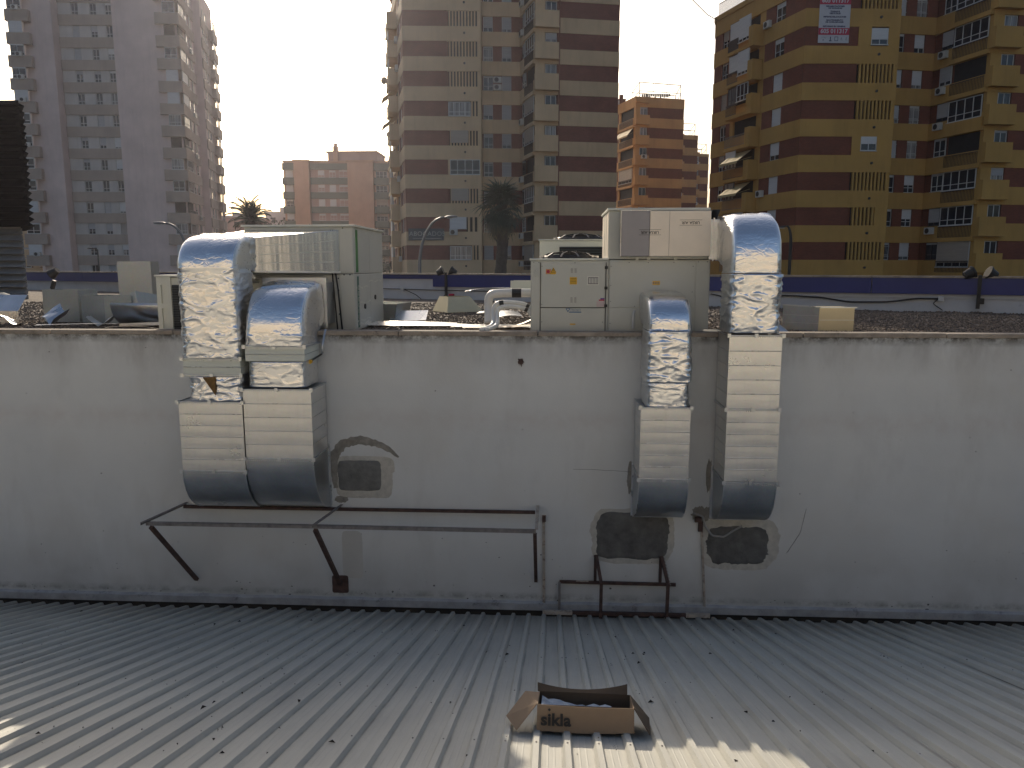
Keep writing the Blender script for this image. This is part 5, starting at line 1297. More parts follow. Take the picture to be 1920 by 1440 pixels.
for a in ((-.34, -.20, 4.64, 5.78), (-.19, .835, 5.05, 5.755), (-.19, .835, 4.64, 5.045), (.90, 2.24, 5.05, 5.78), (.90, 2.24, 4.64, 5.045), (2.25, 2.46, 4.64, 5.78)): cabpanel(tc, a[0], a[1], .36, a[2], a[3], 'cab')
build(MB().box(-.199, -.191, .345, .3595, 4.64, 5.76).box(.836, .848, .345, .3595, 4.64, 5.76).box(-.19, .835, .345, .3595, 5.043, 5.052), 'door_gap', 'black', tc)
hg = MB()
for z in (5.68, 5.36, 5.08): hg.box(.82, .87, .33, .358, z - .022, z + .022).box(.84, .85, .328, .356, z - .04, z + .04)
build(hg, 'hinges', 'black', tc)
screws(tc, [(-.3, 5.76), (-.22, 5.76), (-.17, 5.7), (-.17, 5.1), (-.17, 4.82), (.80, 4.82), (.35, 5.755), (.92, 5.7), (.92, 5.4), (.92, 5.15), (.92, 4.8), (1.2, 5.76), (1.5, 5.76), (1.9, 5.76), (2.2, 5.7), (2.2, 5.3), (2.2, 4.82), (1.3, 5.07), (2.28, 5.77), (2.42, 5.77)], .347, .007)
def sticker(x0, x1, z0, z1, mat, y=.3465, name='sticker', parent=None):
    return build(MB().box(x0, x1, y - .002, y, z0, z1), name, mat, parent or tc)
sticker(-.11, -.03, 5.58, 5.655, 'orange_s'); build(MB().cyl((-.072, .3440, 5.617), .026, .002, 14, 'Y'), 'stop_symbol', 'red', tc)
build(MB().plate([(-.04, 5.60), (.06, 5.60), (.01, 5.685)], .3425, .3445), 'warning_triangle', 'yellow', tc); sticker(-.04, .05, 5.575, 5.60, 'yellow')
wb = MB()
for a, b_ in (((-.026, 5.607), (.046, 5.607)), ((.046, 5.607), (.01, 5.67)), ((.01, 5.67), (-.026, 5.607))): wb.bar((a[0], .341, a[1]), (b_[0], .341, b_[1]), .006, .002, up=(0, 1, 0))
wb.box(.007, .013, .3405, .342, 5.625, 5.65).box(.007, .013, .3405, .342, 5.614, 5.620); build(wb, 'warning_mark', 'ink', tc)
s = sticker(.27, .385, 5.415, 5.53, 'yellow'); b = MB()
for i in range(4): b.box(.28, .375, .342, .3445, 5.435 + i * .024, 5.440 + i * .024)
build(b, 'sticker_lines', 'ink', s)
s = sticker(.56, .72, 5.42, 5.53, 'grey_s'); s = sticker(.545, .735, 5.405, 5.545, 'cab_light', .3468); b = MB()
for i in range(6): b.box(.575 + i * .024, .588 + i * .024, .342, .3445, 5.435, 5.515)
build(b, 'plate_print', 'cab_light', tc)
sticker(.70, .825, 5.06, 5.155, 'pinkw'); sticker(.735, .825, 5.158, 5.178, 'red'); sticker(.76, .825, 5.18, 5.20, 'purple')
b = MB()
for r_ in range(3):
    for c_ in range(2):
        for k in range(4):
            pass
for c_ in (.285, .345):
    for zz in (5.60, 5.615, 5.63, 5.645, 5.66, 5.13, 5.145, 5.16, 5.175, 5.19, 5.205): b.box(c_, c_ + .035, .3445, .3475, zz, zz + .006)
build(b, 'vent_slots', 'rust_grey', tc)
lg = build(MB().plate([(.21, 5.035), (.285, 5.035), (.247, 4.975)], .341, .3445), 'logo_triangle', 'blueL', tc)
build(MB().plate([(.228, 5.028), (.267, 5.028), (.247, 4.997)], .3395, .341), 'logo_inner', 'cab_light', tc)
sticker(.265, .46, 4.970, 4.984, 'blueL', name='logo_bar'); lb = MB()
for i in range(8):
    x_ = .292 + i * .021; lb.box(x_, x_ + .004, .3425, .3445, 4.992, 5.03); lb.box(x_ + .004, x_ + .013, .3425, .3445, 5.026 - (i % 3) * .014, 5.030 - (i % 3) * .014)
build(lb, 'logo_lettering', 'blueL', tc)
sticker(.28, .37, 4.775, 4.795, 'yellow'); sticker(1.575, 1.69, 5.41, 5.47, 'yellow')
b = MB()
for i in range(4): b.box(1.585 + i * .026, 1.60 + i * .026, .342, .3445, 5.425, 5.455)
build(b, 'sticker_lines', 'grey_s', tc)
o = build(MB().box(-.285, -.25, .325, .347, 5.53, 5.66), 'handle', 'cab', tc); bevel(o, .012)
build(MB().box(.10, .18, .34, .3475, 4.63, 4.66), 'drain_slot', 'black', tc)
# boarded duct box on the upper cabinet
o = build(MB().box(1.055, 1.492, .20, .379, 5.855, 6.545), 'grey_board', 'board_grey', tc); bevel(o, .008)
o = build(MB().box(1.495, 2.425, .195, .379, 5.855, 6.545), 'pale_board', 'alu_board', tc); bevel(o, .006)
b = MB().box(1.05, 1.5, .19, .20, 6.547, 6.555).box(1.045, 1.053, .19, .21, 5.85, 6.555); build(b, 'tape_edge', 'galv', tc)
build(MB().box(1.79, 1.794, .1925, .1955, 5.86, 6.54), 'board_joint', 'rust_grey', tc)
for (x_, z, mat) in ((2.115, 6.365, 'ink'), (1.495, 6.22, 'ink')):
    yy = .192 if x_ > 2 else .1925
    l = text('URSA AIR', 'board_print', mat, tc, facing(x_, yy, z, 0, math.pi), .062, .001, .0005, sx=1.05)
    build(MB().box(x_ - .17, x_ + .17, yy - .001, yy + .002, z + .038, z + .042).box(x_ - .17, x_ + .17, yy - .001, yy + .002, z - .042, z - .038), 'print_rule', mat, tc)
b = MB().prism_x([(.2, 6.56), (.9, 6.56), (.9, 6.40), (.5, 6.40)], 2.445, 2.56); build(b, 'black_flap', 'black', tc)
cl = MB()
for x_ in (1.3, 1.48, 1.9): cl.box(x_, x_ + .05, .34, .37, 5.80, 5.835)
build(cl, 'box_clip', 'cab_light', tc)
def fan_guard(parent, cx, cy, z, r):
    b = MB(); b.cyl((cx, cy, z), r * .98, .05, 28, 'Z', r * .9); build(b, 'fan_ring', 'black', parent)
    b = MB(); n = 10
    for i in range(n):
        a = 2 * math.pi * i / n; c, s_ = math.cos(a), math.sin(a)
        b.bar((cx + c * r, cy + s_ * r, z + .02), (cx + c * r * .72, cy + s_ * r * .72, z + .085), .03, .02); b.bar((cx + c * r * .72, cy + s_ * r * .72, z + .085), (cx + c * .08, cy + s_ * .08, z + .115), .026, .016)
    for rr, h in ((1., .02), (.86, .055), (.72, .085), (.5, .097), (.28, .11)):
        k = 28
        for i in range(k):
            a0, a1 = 2 * math.pi * i / k, 2 * math.pi * (i + 1) / k; b.bar((cx + rr * r * math.cos(a0), cy + rr * r * math.sin(a0), z + h), (cx + rr * r * math.cos(a1), cy + rr * r * math.sin(a1), z + h), .012)
    b.cyl((cx, cy, z + .06), .12, .065, 16); build(b, 'fan_guard', 'black', parent)
    b = MB()
    for sx_ in (-1, 1): b.bar((cx + sx_ * r * .95, cy - .1, z + .03), (cx + sx_ * r * 1.02, cy + .1, z + .03), .05, .03)
    build(b, 'fan_bracket', 'galv', parent)
fan_guard(tc, .27, .95, 5.826, .46)
tb2 = thing('condensing_unit', 'pale condensing unit with a dark finned coil, behind the wide cream unit', 'condensing unit')
o = build(MB().box(-.25, 1.2, 2.6, 3.7, 4.62, 6.17), 'cabinet', 'cab_cream', tb2); bevel(o, .01)
o = build(MB().box(-.27, 1.22, 2.58, 3.72, 6.172, 6.20), 'top_lid', 'cab_light', tb2); bevel(o, .006)
build(MB().box(.12, 1.1, 2.58, 2.5995, 4.9, 6.06), 'coil_panel', 'coil', tb2)
b = MB()
for i in range(26): b.box(.12, 1.1, 2.572, 2.5795, 4.92 + i * .044, 4.93 + i * .044)
build(b, 'coil_fins', 'louvre', tb2); fan_guard(tb2, .52, 3.1, 6.2, .48)
# small outdoor unit at the left
to = thing('outdoor_unit', 'narrow cream outdoor unit with a slotted side and dark coil, left of the leftmost duct', 'outdoor unit')
o = build(MB().box(-6.42, -5.4, .34, .70, 4.64, 5.52), 'casing', 'cab_light', to); bevel(o, .012)
build(MB().box(-6.20, -5.45, .325, .339, 4.66, 5.40), 'coil_panel', 'coil', to)
b = MB()
for i in range(18): b.box(-6.20, -5.45, .318, .3245, 4.68 + i * .04, 4.69 + i * .04)
build(b, 'coil_fins', 'louvre', to)
o = build(MB().box(-6.45, -6.38, .31, .345, 4.63, 5.53).box(-6.28, -6.21, .31, .345, 4.63, 5.53).box(-6.38, -6.28, .312, .345, 5.4, 5.53).box(-6.38, -6.28, .312, .345, 5.02, 5.1).box(-6.38, -6.28, .312, .345, 4.63, 4.7), 'slotted_side', 'cab_light', to)
o = build(MB().box(-6.47, -5.38, .29, .72, 5.532, 5.56), 'top_lid', 'cab_light', to); bevel(o, .006)

# ------------------------------------------------------------------ insulated pipes at the side of the wide unit
def pipe_thing(label, pts, r, mat='pvc', bands_=()):
    S = [Vector(p_) for p_ in pts]
    for _ in range(2):
        T = [S[0]]
        for i in range(len(S) - 1): T += [S[i].lerp(S[i + 1], .25), S[i].lerp(S[i + 1], .75)]
        S = T + [S[-1]]
    o = build(MB().tube(S, r, 12), 'insulated_pipe', mat, None, True); tag(o, label, 'pipe', None)
    for i in bands_: build(MB().tube([S[i], S[i + 1]], r * 1.08, 12), 'pipe_strap', 'black', o)
    return o
pipe_thing('fat white pipe running level from the cream unit and turning down onto the gravel', [(-.3, 1.5, 5.24), (-.95, 1.5, 5.24), (-1.12, 1.5, 5.2), (-1.12, 1.5, 4.95), (-1.1, 1.3, 4.72)], .075, 'pvc', (3,))
pipe_thing('upper of two thin white pipes arching out of the cream unit to the wall top', [(-.34, .9, 4.95), (-.42, .9, 5.08), (-.9, .9, 5.12), (-1.0, .9, 5.0), (-.98, .8, 4.85), (-.97, .62, 4.74), (-1.08, .3, 4.70), (-1.12, .1, 4.71)], .038, 'pvc', (4, 9))
pipe_thing('lower of two thin white pipes arching out of the cream unit to the wall top', [(-.34, .8, 4.9), (-.45, .8, 5.02), (-.85, .82, 5.05), (-.93, .82, 4.95), (-.9, .7, 4.82), (-.9, .5, 4.74), (-1.0, .3, 4.70), (-1.05, .1, 4.71)], .036, 'pvc', (4,))
o = build(MB().box(-1.02, -.94, 1.62, 1.66, 4.6, 5.1), 'upright_rail', 'galv'); tag(o, 'short white upright steel rail behind the bent pipes', 'rail')
pipe_thing('grey conduit stub with a small white box between duct three and the cream unit', [(1.28, .3, 4.72), (1.28, .3, 4.95), (1.3, .33, 5.0)], .02, 'frame')

# ------------------------------------------------------------------ sheet metal offcuts on the gravel
def piece(name, label, cat, mb, mat, loc, rot=(0, 0, 0), group=None, smooth=False, solid=.003):
    me = mb.mesh(name, mat, smooth, fix=False); o = link(name, me, None, loc, tuple(R(a) for a in rot))
    if solid: k = o.modifiers.new('thickness', 'SOLIDIFY'); k.thickness = solid; k.offset = 0
    tag(o, label, cat, group or 'sheet metal offcuts left on the gravel'); return o
def curved(L, rad, a0, a1, n=16):
    b = MB(); V = []
    for i in range(n + 1):
        a = R(a0 + (a1 - a0) * i / n); V += [(0, rad * math.cos(a), rad * math.sin(a)), (L, rad * math.cos(a), rad * math.sin(a))]
    return b.add(V, [(2 * i, 2 * i + 1, 2 * i + 3, 2 * i + 2) for i in range(n)])
def uchan(L, w_, h): return MB().add([(0, 0, h), (0, 0, 0), (0, w_, 0), (0, w_, h), (L, 0, h), (L, 0, 0), (L, w_, 0), (L, w_, h)], [(0, 4, 5, 1), (1, 5, 6, 2), (2, 6, 7, 3)])
def tubebox(w_, d, h, top=1., ox=0): 
    k = (1 - top) / 2
    return MB().add([(0, 0, 0), (w_, 0, 0), (w_, d, 0), (0, d, 0), (w_ * k + ox, d * k, h), (w_ * (1 - k) + ox, d * k, h), (w_ * (1 - k) + ox, d * (1 - k), h), (w_ * k + ox, d * (1 - k), h)], [(0, 1, 5, 4), (1, 2, 6, 5), (2, 3, 7, 6), (3, 0, 4, 7)])
def flat(w_, d, bend=0., n=6):
    V = []
    for i in range(n + 1):
        t = i / n; V += [(w_ * t, 0, bend * math.sin(math.pi * t)), (w_ * t, d, bend * math.sin(math.pi * t) * .7)]
    return MB().add(V, [(2 * i, 2 * i + 2, 2 * i + 3, 2 * i + 1) for i in range(n)])
Gz = 4.63
S_ = 'sheet_metal_piece'; D_ = 'duct_section'
piece(S_, 'blue-shining bent sheet metal tray at the far left of the gravel roof', 'sheet metal', MB().add([(-.55, 0, 0), (.45, 0, 0), (.45, .0, .22), (-.55, .0, .22), (.45, .30, .52), (-.55, .30, .52)], [(0, 1, 2, 3), (3, 2, 4, 5)]), 'galv', (-10.7, 2.3, Gz))
piece(D_, 'tall upright galvanised duct section with bent lip, second from the left of the heap', 'duct section', tubebox(.85, .5, .62, .98), 'galv_old', (-9.95, 2.6, Gz), (0, 0, -12))
piece(D_, 'squat galvanised duct section turned corner-on, in the middle of the left heap', 'duct section', tubebox(.75, .55, .52, 1.0), 'galv_old', (-9.05, 2.4, Gz), (0, 0, -28))
piece(D_, 'wedge-shaped open duct cone with a pointed top, in the left heap', 'duct section', MB().add([(0, 0, 0), (.35, 0, 0), (.6, .5, .0), (0, .5, 0), (.1, .1, .55), (.22, .1, .6), (.55, .5, .5)], [(0, 1, 5, 4), (1, 2, 6, 5), (3, 0, 4)]), 'galv_old', (-8.3, 2.5, Gz), (0, 0, 10))
piece(D_, 'second open duct cone leaning right, beside the curved dark sheet', 'duct section', tubebox(.5, .5, .55, .35, .1), 'galv_old', (-7.95, 2.9, Gz), (0, 0, 5))
piece(S_, 'large dark upturned curved metal sheet like a half pipe, left of the outdoor unit', 'sheet metal', curved(1.25, .42, 180, 300), 'galv_dark', (-7.9, 1.9, Gz + .42), (0, 0, -6), smooth=True)
piece(S_, 'bright curled end of metal sheet glinting beside the outdoor unit', 'sheet metal', curved(.6, .5, 200, 330), 'galv', (-6.5, 2.6, Gz + .5), (0, 0, 92), smooth=True)
piece(D_, 'tall grey upright duct length standing against the blue parapet', 'duct section', tubebox(.72, .5, 1.18, 1.), 'galv_old', (-9.72, 4.9, Gz), (0, 0, 8))
piece(S_, 'round-ended pale duct offcut behind the curved dark sheet', 'sheet metal', curved(.9, .38, 0, 180), 'galv', (-9.2, 3.6, Gz), (0, 0, 6), smooth=True)
piece(S_, 'long narrow metal strip lying nearest the wall at the left', 'sheet metal', flat(2.6, .12, .03), 'galv', (-9.3, 1.35, Gz + .02), (4, 0, 4))
piece(S_, 'pair-folded bright strip lying in front of the curved dark sheet', 'sheet metal', uchan(1.3, .14, .05), 'galv', (-7.6, 1.15, Gz + .02), (0, -2, 9))
piece(S_, 'short bright strip crossing the folded strip at the left', 'sheet metal', flat(1.1, .10, .05), 'galv', (-7.7, .85, Gz + .03), (0, 3, 5))
piece(S_, 'small blue-tinted sheet behind the outdoor unit', 'sheet metal', flat(.9, .6, .06), 'galv', (-8.1, 5.2, Gz + .25), (38, 0, 0))
piece(D_, 'bright square duct offcut right behind the outdoor unit', 'duct section', tubebox(.7, .4, .42), 'galv_old', (-7.2, 3.9, Gz), (0, 0, 14))
for i_, (x_, y_, a_, lb_) in enumerate(((-10.2, 1.5, 20, 'crumpled square of sheet metal nearest the left edge of the wall top'), (-9.5, 1.9, -35, 'bent shiny scrap leaning on the upright duct section of the left heap'), (-8.55, 1.7, 12, 'small folded scrap in front of the open duct cones'), (-8.15, 3.6, 50, 'twisted bright strip standing up behind the duct cones'), (-9.0, 6.2, -8, 'pale offcut lying flat behind the tall grey duct length'))):
    b = MB(); q_ = random.Random(i_ + 40); V = []
    for i in range(6):
        for j in range(4): V.append((.09 * i + q_.uniform(-.02, .02), .1 * j + q_.uniform(-.02, .02), .05 + .09 * math.sin(i * 1.1 + i_) + .05 * q_.random() + (.07 * j if i_ % 2 else 0)))
    b.add(V, [(i * 4 + j, (i + 1) * 4 + j, (i + 1) * 4 + j + 1, i * 4 + j + 1) for i in range(5) for j in range(3)])
    piece(S_, lb_, 'sheet metal', b, 'galv', (x_, y_, Gz), (0, 0, a_))
# middle opening
piece(S_, 'long glaring white metal strip lying across the open gravel in the middle', 'sheet metal', flat(2.2, .22, .03), 'galv', (-3.95, 1.95, Gz + .03), (5, 0, -3))
piece(S_, 'pointed bright offcut under the long glaring strip', 'sheet metal', MB().add([(0, 0, 0), (1.6, 0, .0), (2.1, .06, .02), (1.4, .22, .03), (0, .2, .03)], [(0, 1, 2, 3, 4)]), 'galv', (-3.5, 1.7, Gz + .02), (3, 0, -2))
piece(D_, 'open metal tray with upturned flange just right of the green-striped unit', 'duct section', tubebox(.9, .8, .34, 1.15), 'galv_old', (-4.0, 3.2, Gz), (0, 0, -8))
piece(S_, 'blue-shining tilted square sheet on the gravel', 'sheet metal', flat(.72, .42, -.02), 'galv', (-3.2, 3.0, Gz + .03), (24, 0, 2))
piece(S_, 'short pale metal strip behind the blue-shining square sheet', 'sheet metal', uchan(.6, .14, .08), 'galv', (-4.0, 4.3, Gz + .02), (0, 0, -6))
piece(D_, 'truncated pyramid duct cone standing alone on the gravel in the middle', 'duct section', tubebox(.95, .8, .36, .6, -.08), 'alu_warmlit', (-2.45, 5.9, Gz), (0, 0, 34))
piece(S_, 'curved pale sheet lying left of the bent pipes near the wall', 'sheet metal', curved(.3, 1.1, 222, 284), 'alu_board', (-.9, 1.55, Gz + 1.1), (0, 0, 90), smooth=True)
piece(S_, 'long pale strip under the bent pipes beside the cream unit', 'sheet metal', flat(1.5, .2, .03), 'galv', (-1.75, 1.1, Gz + .04), (6, 0, -4))
piece(S_, 'second thin bright strip lying nearest the wall by the cream unit', 'sheet metal', flat(1.4, .14, -.02), 'alu_board', (-1.5, .75, Gz + .06), (6, -2, 1))
piece(S_, 'small blue-white sheet between the pipes and the cream unit', 'sheet metal', flat(.5, .5, .03), 'galv', (-1.1, 4.0, Gz + .03), (10, 0, 15))
piece(S_, 'long crumpled foil strip balanced across the pipes in front of the parapet', 'sheet metal', flat(.85, .16, .04), 'foil', (-1.62, 2.2, 5.24), (3, -4, 2), smooth=True)
piece(S_, 'cream metal plate behind the cream unit at its left edge', 'sheet metal', uchan(.9, .5, .22), 'cab_cream', (-.95, 5.5, 5.16), (0, 0, -5))
piece(S_, 'thin bright offcut beside the pyramid duct cone', 'sheet metal', flat(.7, .3, .02), 'galv', (-1.7, 5.2, Gz + .03), (5, 0, -8))
# right of the tallest duct
tr_ = thing('duct_section', 'square duct section, its lit and shaded sides coloured in, on the gravel right of the tallest duct', 'duct section', 'sheet metal offcuts left on the gravel', loc=(4.02, 1.15, 4.61))
b = MB()
o = build(MB().box(.44, 1.02, .0, .60, 0, .40), 'lit_face', 'alu_warmlit', tr_, rot=(0, 0, R(1)))  # yellowish and dull metal paint in this section's lit and shaded sides
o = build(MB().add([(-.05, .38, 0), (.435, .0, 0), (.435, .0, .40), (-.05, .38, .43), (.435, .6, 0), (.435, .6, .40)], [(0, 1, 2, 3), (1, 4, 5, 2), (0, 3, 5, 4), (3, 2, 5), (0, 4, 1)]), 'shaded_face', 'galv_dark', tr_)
b = MB().bar((-.07, .36, .44), (.44, -.02, .41), .02).bar((.44, -.02, .41), (1.05, .0, .41), .02)
for z in (.14, .27): b.bar((-.05, .375, z), (.43, -.004, z), .008)
b.bar((.45, -.004, .2), (1.02, .008, .2), .008); build(b, 'flange_edge', 'galv', tr_)
piece(S_, 'low dented shiny offcut between the tallest duct and the square duct section', 'sheet metal', MB().add([(0, 0, 0), (.5, 0, 0), (.5, .3, .06), (.15, .3, .28), (0, .3, .25)], [(0, 1, 2, 3, 4)]), 'galv', (3.42, .95, 4.62))
piece(S_, 'small folded strap lying on the coping left of the tallest duct', 'sheet metal', uchan(.5, .03, .03), 'galv', (2.35, .1, 4.70), (0, 0, -10))
piece('scrap_foil', 'small crumpled scrap of foil lying on the coping in the middle', 'foil scrap', flat(.22, .1, .05), 'foil', (-2.65, .14, 4.71), (0, 0, 12), group=None)
# brown covered box, lump of sand and bent black lamp bracket
tx = thing('machine_housing', 'dark brown box covered with a sagging brown tarpaulin, in front of the louvred screen', 'machine housing', loc=(-22.3, 11.6, 4.6))
build(MB().box(-2.2, 2.9, 0, 1.6, 0, .62), 'box', 'darkbox', tx)
b = MB(); V = []; n = 14
for i in range(n + 1):
    for j in range(5): u = i / n; V.append((-2.4 + 5.4 * u, -.1 + j * .45, .64 + .32 * math.exp(-((u - .42) * 4.5) ** 2) * (1 - abs(j - 2) * .25) + .03 * math.sin(i * 2.1 + j)))
b.add(V, [(i * 5 + j, (i + 1) * 5 + j, (i + 1) * 5 + j + 1, i * 5 + j + 1) for i in range(n) for j in range(4)]); o = link('tarpaulin', b.mesh('tarpaulin', 'brown_s', True, fix=False), tx); k = o.modifiers.new('t', 'SOLIDIFY'); k.thickness = .03
tq = thing('spotlight', 'bent black spotlight on a small tripod standing alone on the gravel', 'spotlight', loc=(-16.5, 12.6, 4.62))
build(MB().bar((0, 0, .0), (.1, 0, .35), .06).bar((.35, .1, 0), (.1, 0, .35), .05).bar((.1, 0, .35), (.2, 0, .62), .1).bar((.1, 0, .3), (.7, .1, .28), .03), 'stand', 'black', tq)
build(MB().cyl((0, 0, 0), .17, .28, 14, 'X', .1), 'lamp_head', 'black', tq, loc=(.1, 0, .8), rot=(0, R(-35), 0))
for k_, (x_, y_, lab) in enumerate(((-17.3, 10.6, 'pale crumpled rubble sack in front of the brown box'), (-16.3, 9.9, 'dark-mouthed rubble sack to the right of the pale one'))):
    b = MB(); V = []; n = 12
    for i in range(7):
        for j in range(n): a = 2 * math.pi * j / n; t = i / 6; rr = .42 * math.sin(math.pi * (.15 + .7 * t)) * (1 + .25 * noise.noise(Vector((math.cos(a) * 2, math.sin(a) * 2, t * 3 + k_)))); V.append((rr * math.cos(a), rr * math.sin(a), .34 * t))
    b.add(V, [(i * n + j, i * n + (j + 1) % n, (i + 1) * n + (j + 1) % n, (i + 1) * n + j) for i in range(6) for j in range(n)]); o = link('rubble_sack', b.mesh('rubble_sack', 'halo', True, fix=False), None, (x_, y_, 4.6)); tag(o, lab, 'sack', 'rubble sacks')

# ------------------------------------------------------------------ rusty support frames on the wall
def frame_thing(label): return thing('steel_bracket_frame', label, 'bracket frame')
tf = frame_thing('long empty rusty bracket frame sticking out of the wall under the left ducts')
zt_ = 1.80
def bars(parent, name, mat, *segs, w=.045, t=.006):
    for a, b_ in segs:
        b = MB().angle(a, b_, w, t); o = build(b, name, mat, parent)
bars(tf, 'cross_bar', 'rust_grey', ((-6.03, -.01, zt_), (-6.24, -1.06, zt_)), ((-3.44, -.01, zt_), (-3.60, -1.04, zt_)))
bars(tf, 'cross_bar', 'rust_pale', ((-.235, -.01, zt_ + .03), (-.235, -1.05, zt_ - .005)), w=.05)
bars(tf, 'long_rail', 'rust', ((-6.03, -.12, zt_ - .03), (-3.40, -.12, zt_ - .03)), ((-3.40, -.121, zt_ - .03), (-.25, -.121, zt_ - .03)))
bars(tf, 'long_rail', 'rust_grey', ((-6.2, -.98, zt_ - .03), (-3.55, -.98, zt_ - .03)), ((-3.55, -.981, zt_ - .03), (-.22, -.981, zt_ - .045)), w=.05)
for x0, z0, x1, z1 in ((-6.13, 1.74, -5.93, .50), (-3.57, 1.74, -3.48, .46)):
    b = MB().box(-.035, .035, -.02, .02, 0, 1); o = build(MB().bar((x0, -.96, z0), (x1, -.02, z1), .065, .05), 'brace', 'rust', tf)
build(MB().bar((-.235, -.97, 1.74), (-.235, -.02, .60), .055, .05), 'brace', 'rust', tf)
t_ = frame_thing('pale flaking painted steel frame standing flat against the wall foot')
build(MB().bar((-.10, -.02, .12), (-.115, -.02, 1.62), .045, .03), 'upright', 'rust_pale', t_); build(MB().box(-.14, -.08, -.05, -.01, 1.62, 1.72), 'upright_top', 'rust', t_)
build(MB().bar((2.52, -.02, .12), (2.42, -.02, 1.50), .035, .03), 'upright', 'rust_pale', t_)
build(MB().box(-.12, .36, -.24, -.18, .125, .185), 'foot_rail', 'rust_pale', t_); build(MB().box(.361, 2.18, -.238, -.182, .127, .18), 'foot_rail', 'rust', t_); build(MB().box(2.181, 2.56, -.24, -.18, .125, .19), 'foot_rail', 'rust_pale', t_)
t_ = frame_thing('small dark rusty bracket frame with two slanted arms under the left cement patch')
build(MB().bar((.15, -.05, .61), (2.03, -.05, .60), .045), 'cross_rail', 'rust', t_); build(MB().bar((.15, -.06, .61), (.15, -.10, .10), .04), 'post', 'rust_grey', t_)
build(MB().bar((.42, -.074, .637), (.62, -.074, .637), .004, .02), 'paint_flake', 'rust_pale', t_)
for x_ in (.74, 1.79):
    build(MB().bar((x_ - .01, -.03, .62), (x_ - .01, -.03, 1.06), .045), 'wall_post', 'rust', t_)
    build(MB().bar((x_, -.04, 1.07), (x_ + .07, -.36, .72), .045), 'slanted_arm', 'rust', t_)
    build(MB().bar((x_ + .07, -.35, .74), (x_ + .07, -.30, .10), .05), 'post', 'rust', t_)
ch_ = MB()
for i in range(9):
    t = i / 9; c = Vector((1.80 + .07 * t + .03, -.065 - .32 * t, 1.05 - .35 * t)); ch_.bar(c + Vector((-.012, 0, .012)), c + Vector((.012, 0, -.02)), .016, .012)
o = build(ch_, 'chain', 'rust_grey'); tag(o, 'short rusty chain lying along the right slanted arm of the small bracket', 'chain')
cable('grey conduit coming out of the wall and curving over the right cement patch', [(2.28, -.02, 1.80), (2.42, -.06, 1.76), (2.46, -.07, 1.60), (2.58, -.06, 1.44), (2.76, -.05, 1.42), (2.92, -.04, 1.53), (3.05, -.03, 1.60)], .017, 'grey_pipe')
b = MB().box(2.30, 2.40, -.07, -.005, 1.66, 1.74).box(2.36, 2.43, -.05, -.004, 1.50, 1.66); o = build(b, 'broken_wall_box', 'rust', None); tag(o, 'broken rusty fixing box between the two right ducts', 'wall fixing')

# ------------------------------------------------------------------ cardboard box lying on the ribs
tk = thing('cardboard_box', 'open brown cardboard box with black lettering lying on the ribbed metal roof', 'cardboard box', loc=(.30, -6.10, rz_(-6.10) + .043))
tk.rotation_euler = (-math.atan(SL), 0, R(-1.5))
W_, Dp, H_ = .80, .42, .20; th = .006
b = MB(); n = 16; V = []
for i in range(n + 1):
    u = i / n; x_ = -W_ / 2 + W_ * u; sag = .012 * math.sin(math.pi * u * 1.2) + (.014 if u < .12 else 0) * (1 - u / .12 if u < .12 else 0); V += [(x_, 0 - .01 * math.sin(math.pi * u), -sag - .004), (x_, -.004 - .012 * math.sin(math.pi * u), H_ * (1 - .03 * math.sin(math.pi * u)))]
b.add(V, [(2 * i, 2 * i + 2, 2 * i + 3, 2 * i + 1) for i in range(n)])
def cardpart(mb, name, mat='card'):
    o = link(name, mb.mesh(name, mat, False, fix=False), tk); k = o.modifiers.new('t', 'SOLIDIFY'); k.thickness = th; k.offset = 0; return o
cardpart(b, 'front_side')
cardpart(MB().add([(-W_ / 2, Dp, 0), (W_ / 2, Dp, 0), (W_ / 2, Dp, H_), (-W_ / 2, Dp, H_)], [(0, 1, 2, 3)]), 'back_side', 'card_shaded')
cardpart(MB().add([(-W_ / 2, 0, 0), (-W_ / 2, Dp, 0), (-W_ / 2, Dp, H_), (-W_ / 2, 0, H_)], [(0, 1, 2, 3)]), 'end_side'); cardpart(MB().add([(W_ / 2, 0, 0), (W_ / 2, Dp, 0), (W_ / 2, Dp, H_), (W_ / 2, 0, H_)], [(0, 1, 2, 3)]), 'end_side')
cardpart(MB().add([(-W_ / 2, 0, .003), (W_ / 2, 0, .003), (W_ / 2, Dp, .003), (-W_ / 2, Dp, .003)], [(0, 1, 2, 3)]), 'bottom', 'card_shaded')
b = MB(); V = []
for i in range(n + 1):
    u = i / n; x_ = -W_ / 2 - .02 + (W_ + .0) * u; h = .012 + .05 * (2 * u - 1) ** 2 + .015 * u; V += [(x_ * .99, Dp, H_), (x_, Dp + .04 + .02 * (2 * u - 1) ** 2, H_ + h)]
b.add(V, [(2 * i, 2 * i + 2, 2 * i + 3, 2 * i + 1) for i in range(n)]); cardpart(b, 'back_flap', 'card_shaded')
cardpart(MB().add([(-W_ / 2, .03, H_), (-W_ / 2, Dp - .04, H_ + .0), (-W_ / 2 - .12, Dp - .10, H_ + .02), (-W_ / 2 - .27, .12, .06), (-W_ / 2 - .17, -.06, .0)], [(0, 1, 2), (0, 2, 3, 4)]), 'end_flap')
cardpart(MB().add([(W_ / 2, .0, H_), (W_ / 2, Dp, H_), (W_ / 2 + .16, Dp - .06, .03), (W_ / 2 + .13, -.03, .0)], [(0, 1, 2, 3)]), 'end_flap', 'card_shaded')
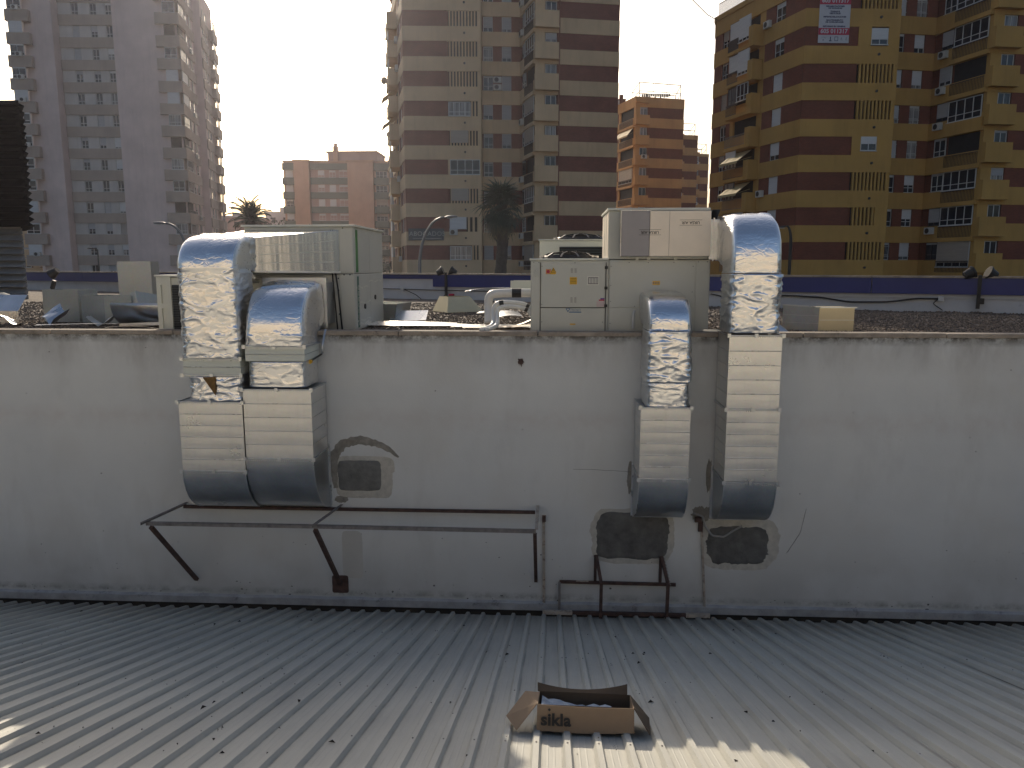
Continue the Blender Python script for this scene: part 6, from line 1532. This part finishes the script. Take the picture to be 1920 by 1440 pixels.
cardpart(MB().add([(-W_ / 2 + .02, .004, H_ - .004), (W_ / 2 - .02, .004, H_ - .004), (W_ / 2 - .03, .10, H_ - .10), (-W_ / 2 + .03, .10, H_ - .10)], [(0, 1, 2, 3)]), 'front_flap_folded_in', 'card_shaded')
build(MB().box(-W_ / 2 + .0, -W_ / 2 + .03, -.009, -.004, 0, H_ * .9), 'box_edge_tape', 'card', tk)
text('sikla', 'box_lettering', 'ink', tk, Matrix.Translation((-.245, -.0225, .082)) @ Matrix.Rotation(R(90), 4, 'X'), .135, .001, .0042, sx=1.04, space=1.03)
b = MB().plate([(-.300 + .0, .150), (-.287, .163), (-.300, .176), (-.313, .163)], -.021, -.017); build(b, 'lettering_diamond', 'ink', tk)
wp = MB(); V = []; q = random.Random(5)
for i in range(13):
    for j in range(7): V.append((-W_ / 2 + .03 + (W_ - .2) * i / 12, .03 + (Dp - .1) * j / 6, .11 + .07 * math.exp(-i * .3) + q.uniform(-.015, .02)))
wp.add(V, [(i * 7 + j, (i + 1) * 7 + j, (i + 1) * 7 + j + 1, i * 7 + j + 1) for i in range(12) for j in range(6)])
o = link('plastic_wrapping', wp.mesh('plastic_wrapping', 'wrap', True, fix=False)); o.matrix_world = Matrix.Translation(tk.location) @ tk.rotation_euler.to_matrix().to_4x4(); tag(o, 'crumpled pale blue plastic wrapping inside the cardboard box', 'plastic wrapping')

# ------------------------------------------------------------------ sunny haze between the towers, its lavender tint imitating lens flare veil
m = bpy.data.materials.new('haze_air'); m.use_nodes = True; nt = m.node_tree; nt.nodes.clear()
out = nt.nodes.new('ShaderNodeOutputMaterial'); pv = nt.nodes.new('ShaderNodeVolumePrincipled')
pv.inputs['Color'].default_value = (.86, .84, .95, 1); pv.inputs['Density'].default_value = .00024; pv.inputs['Anisotropy'].default_value = .72
nt.links.new(pv.outputs[0], out.inputs['Volume']); M['haze'] = m
hz = link('haze', MB().box(-130, 90, -56, 215, -4.2, 50).mesh('haze', 'haze')); hz['kind'] = 'stuff'; hz['label'] = 'thin bright haze hanging between the towers, tinted to carry the lens veil'
hz.display_type = 'WIRE'
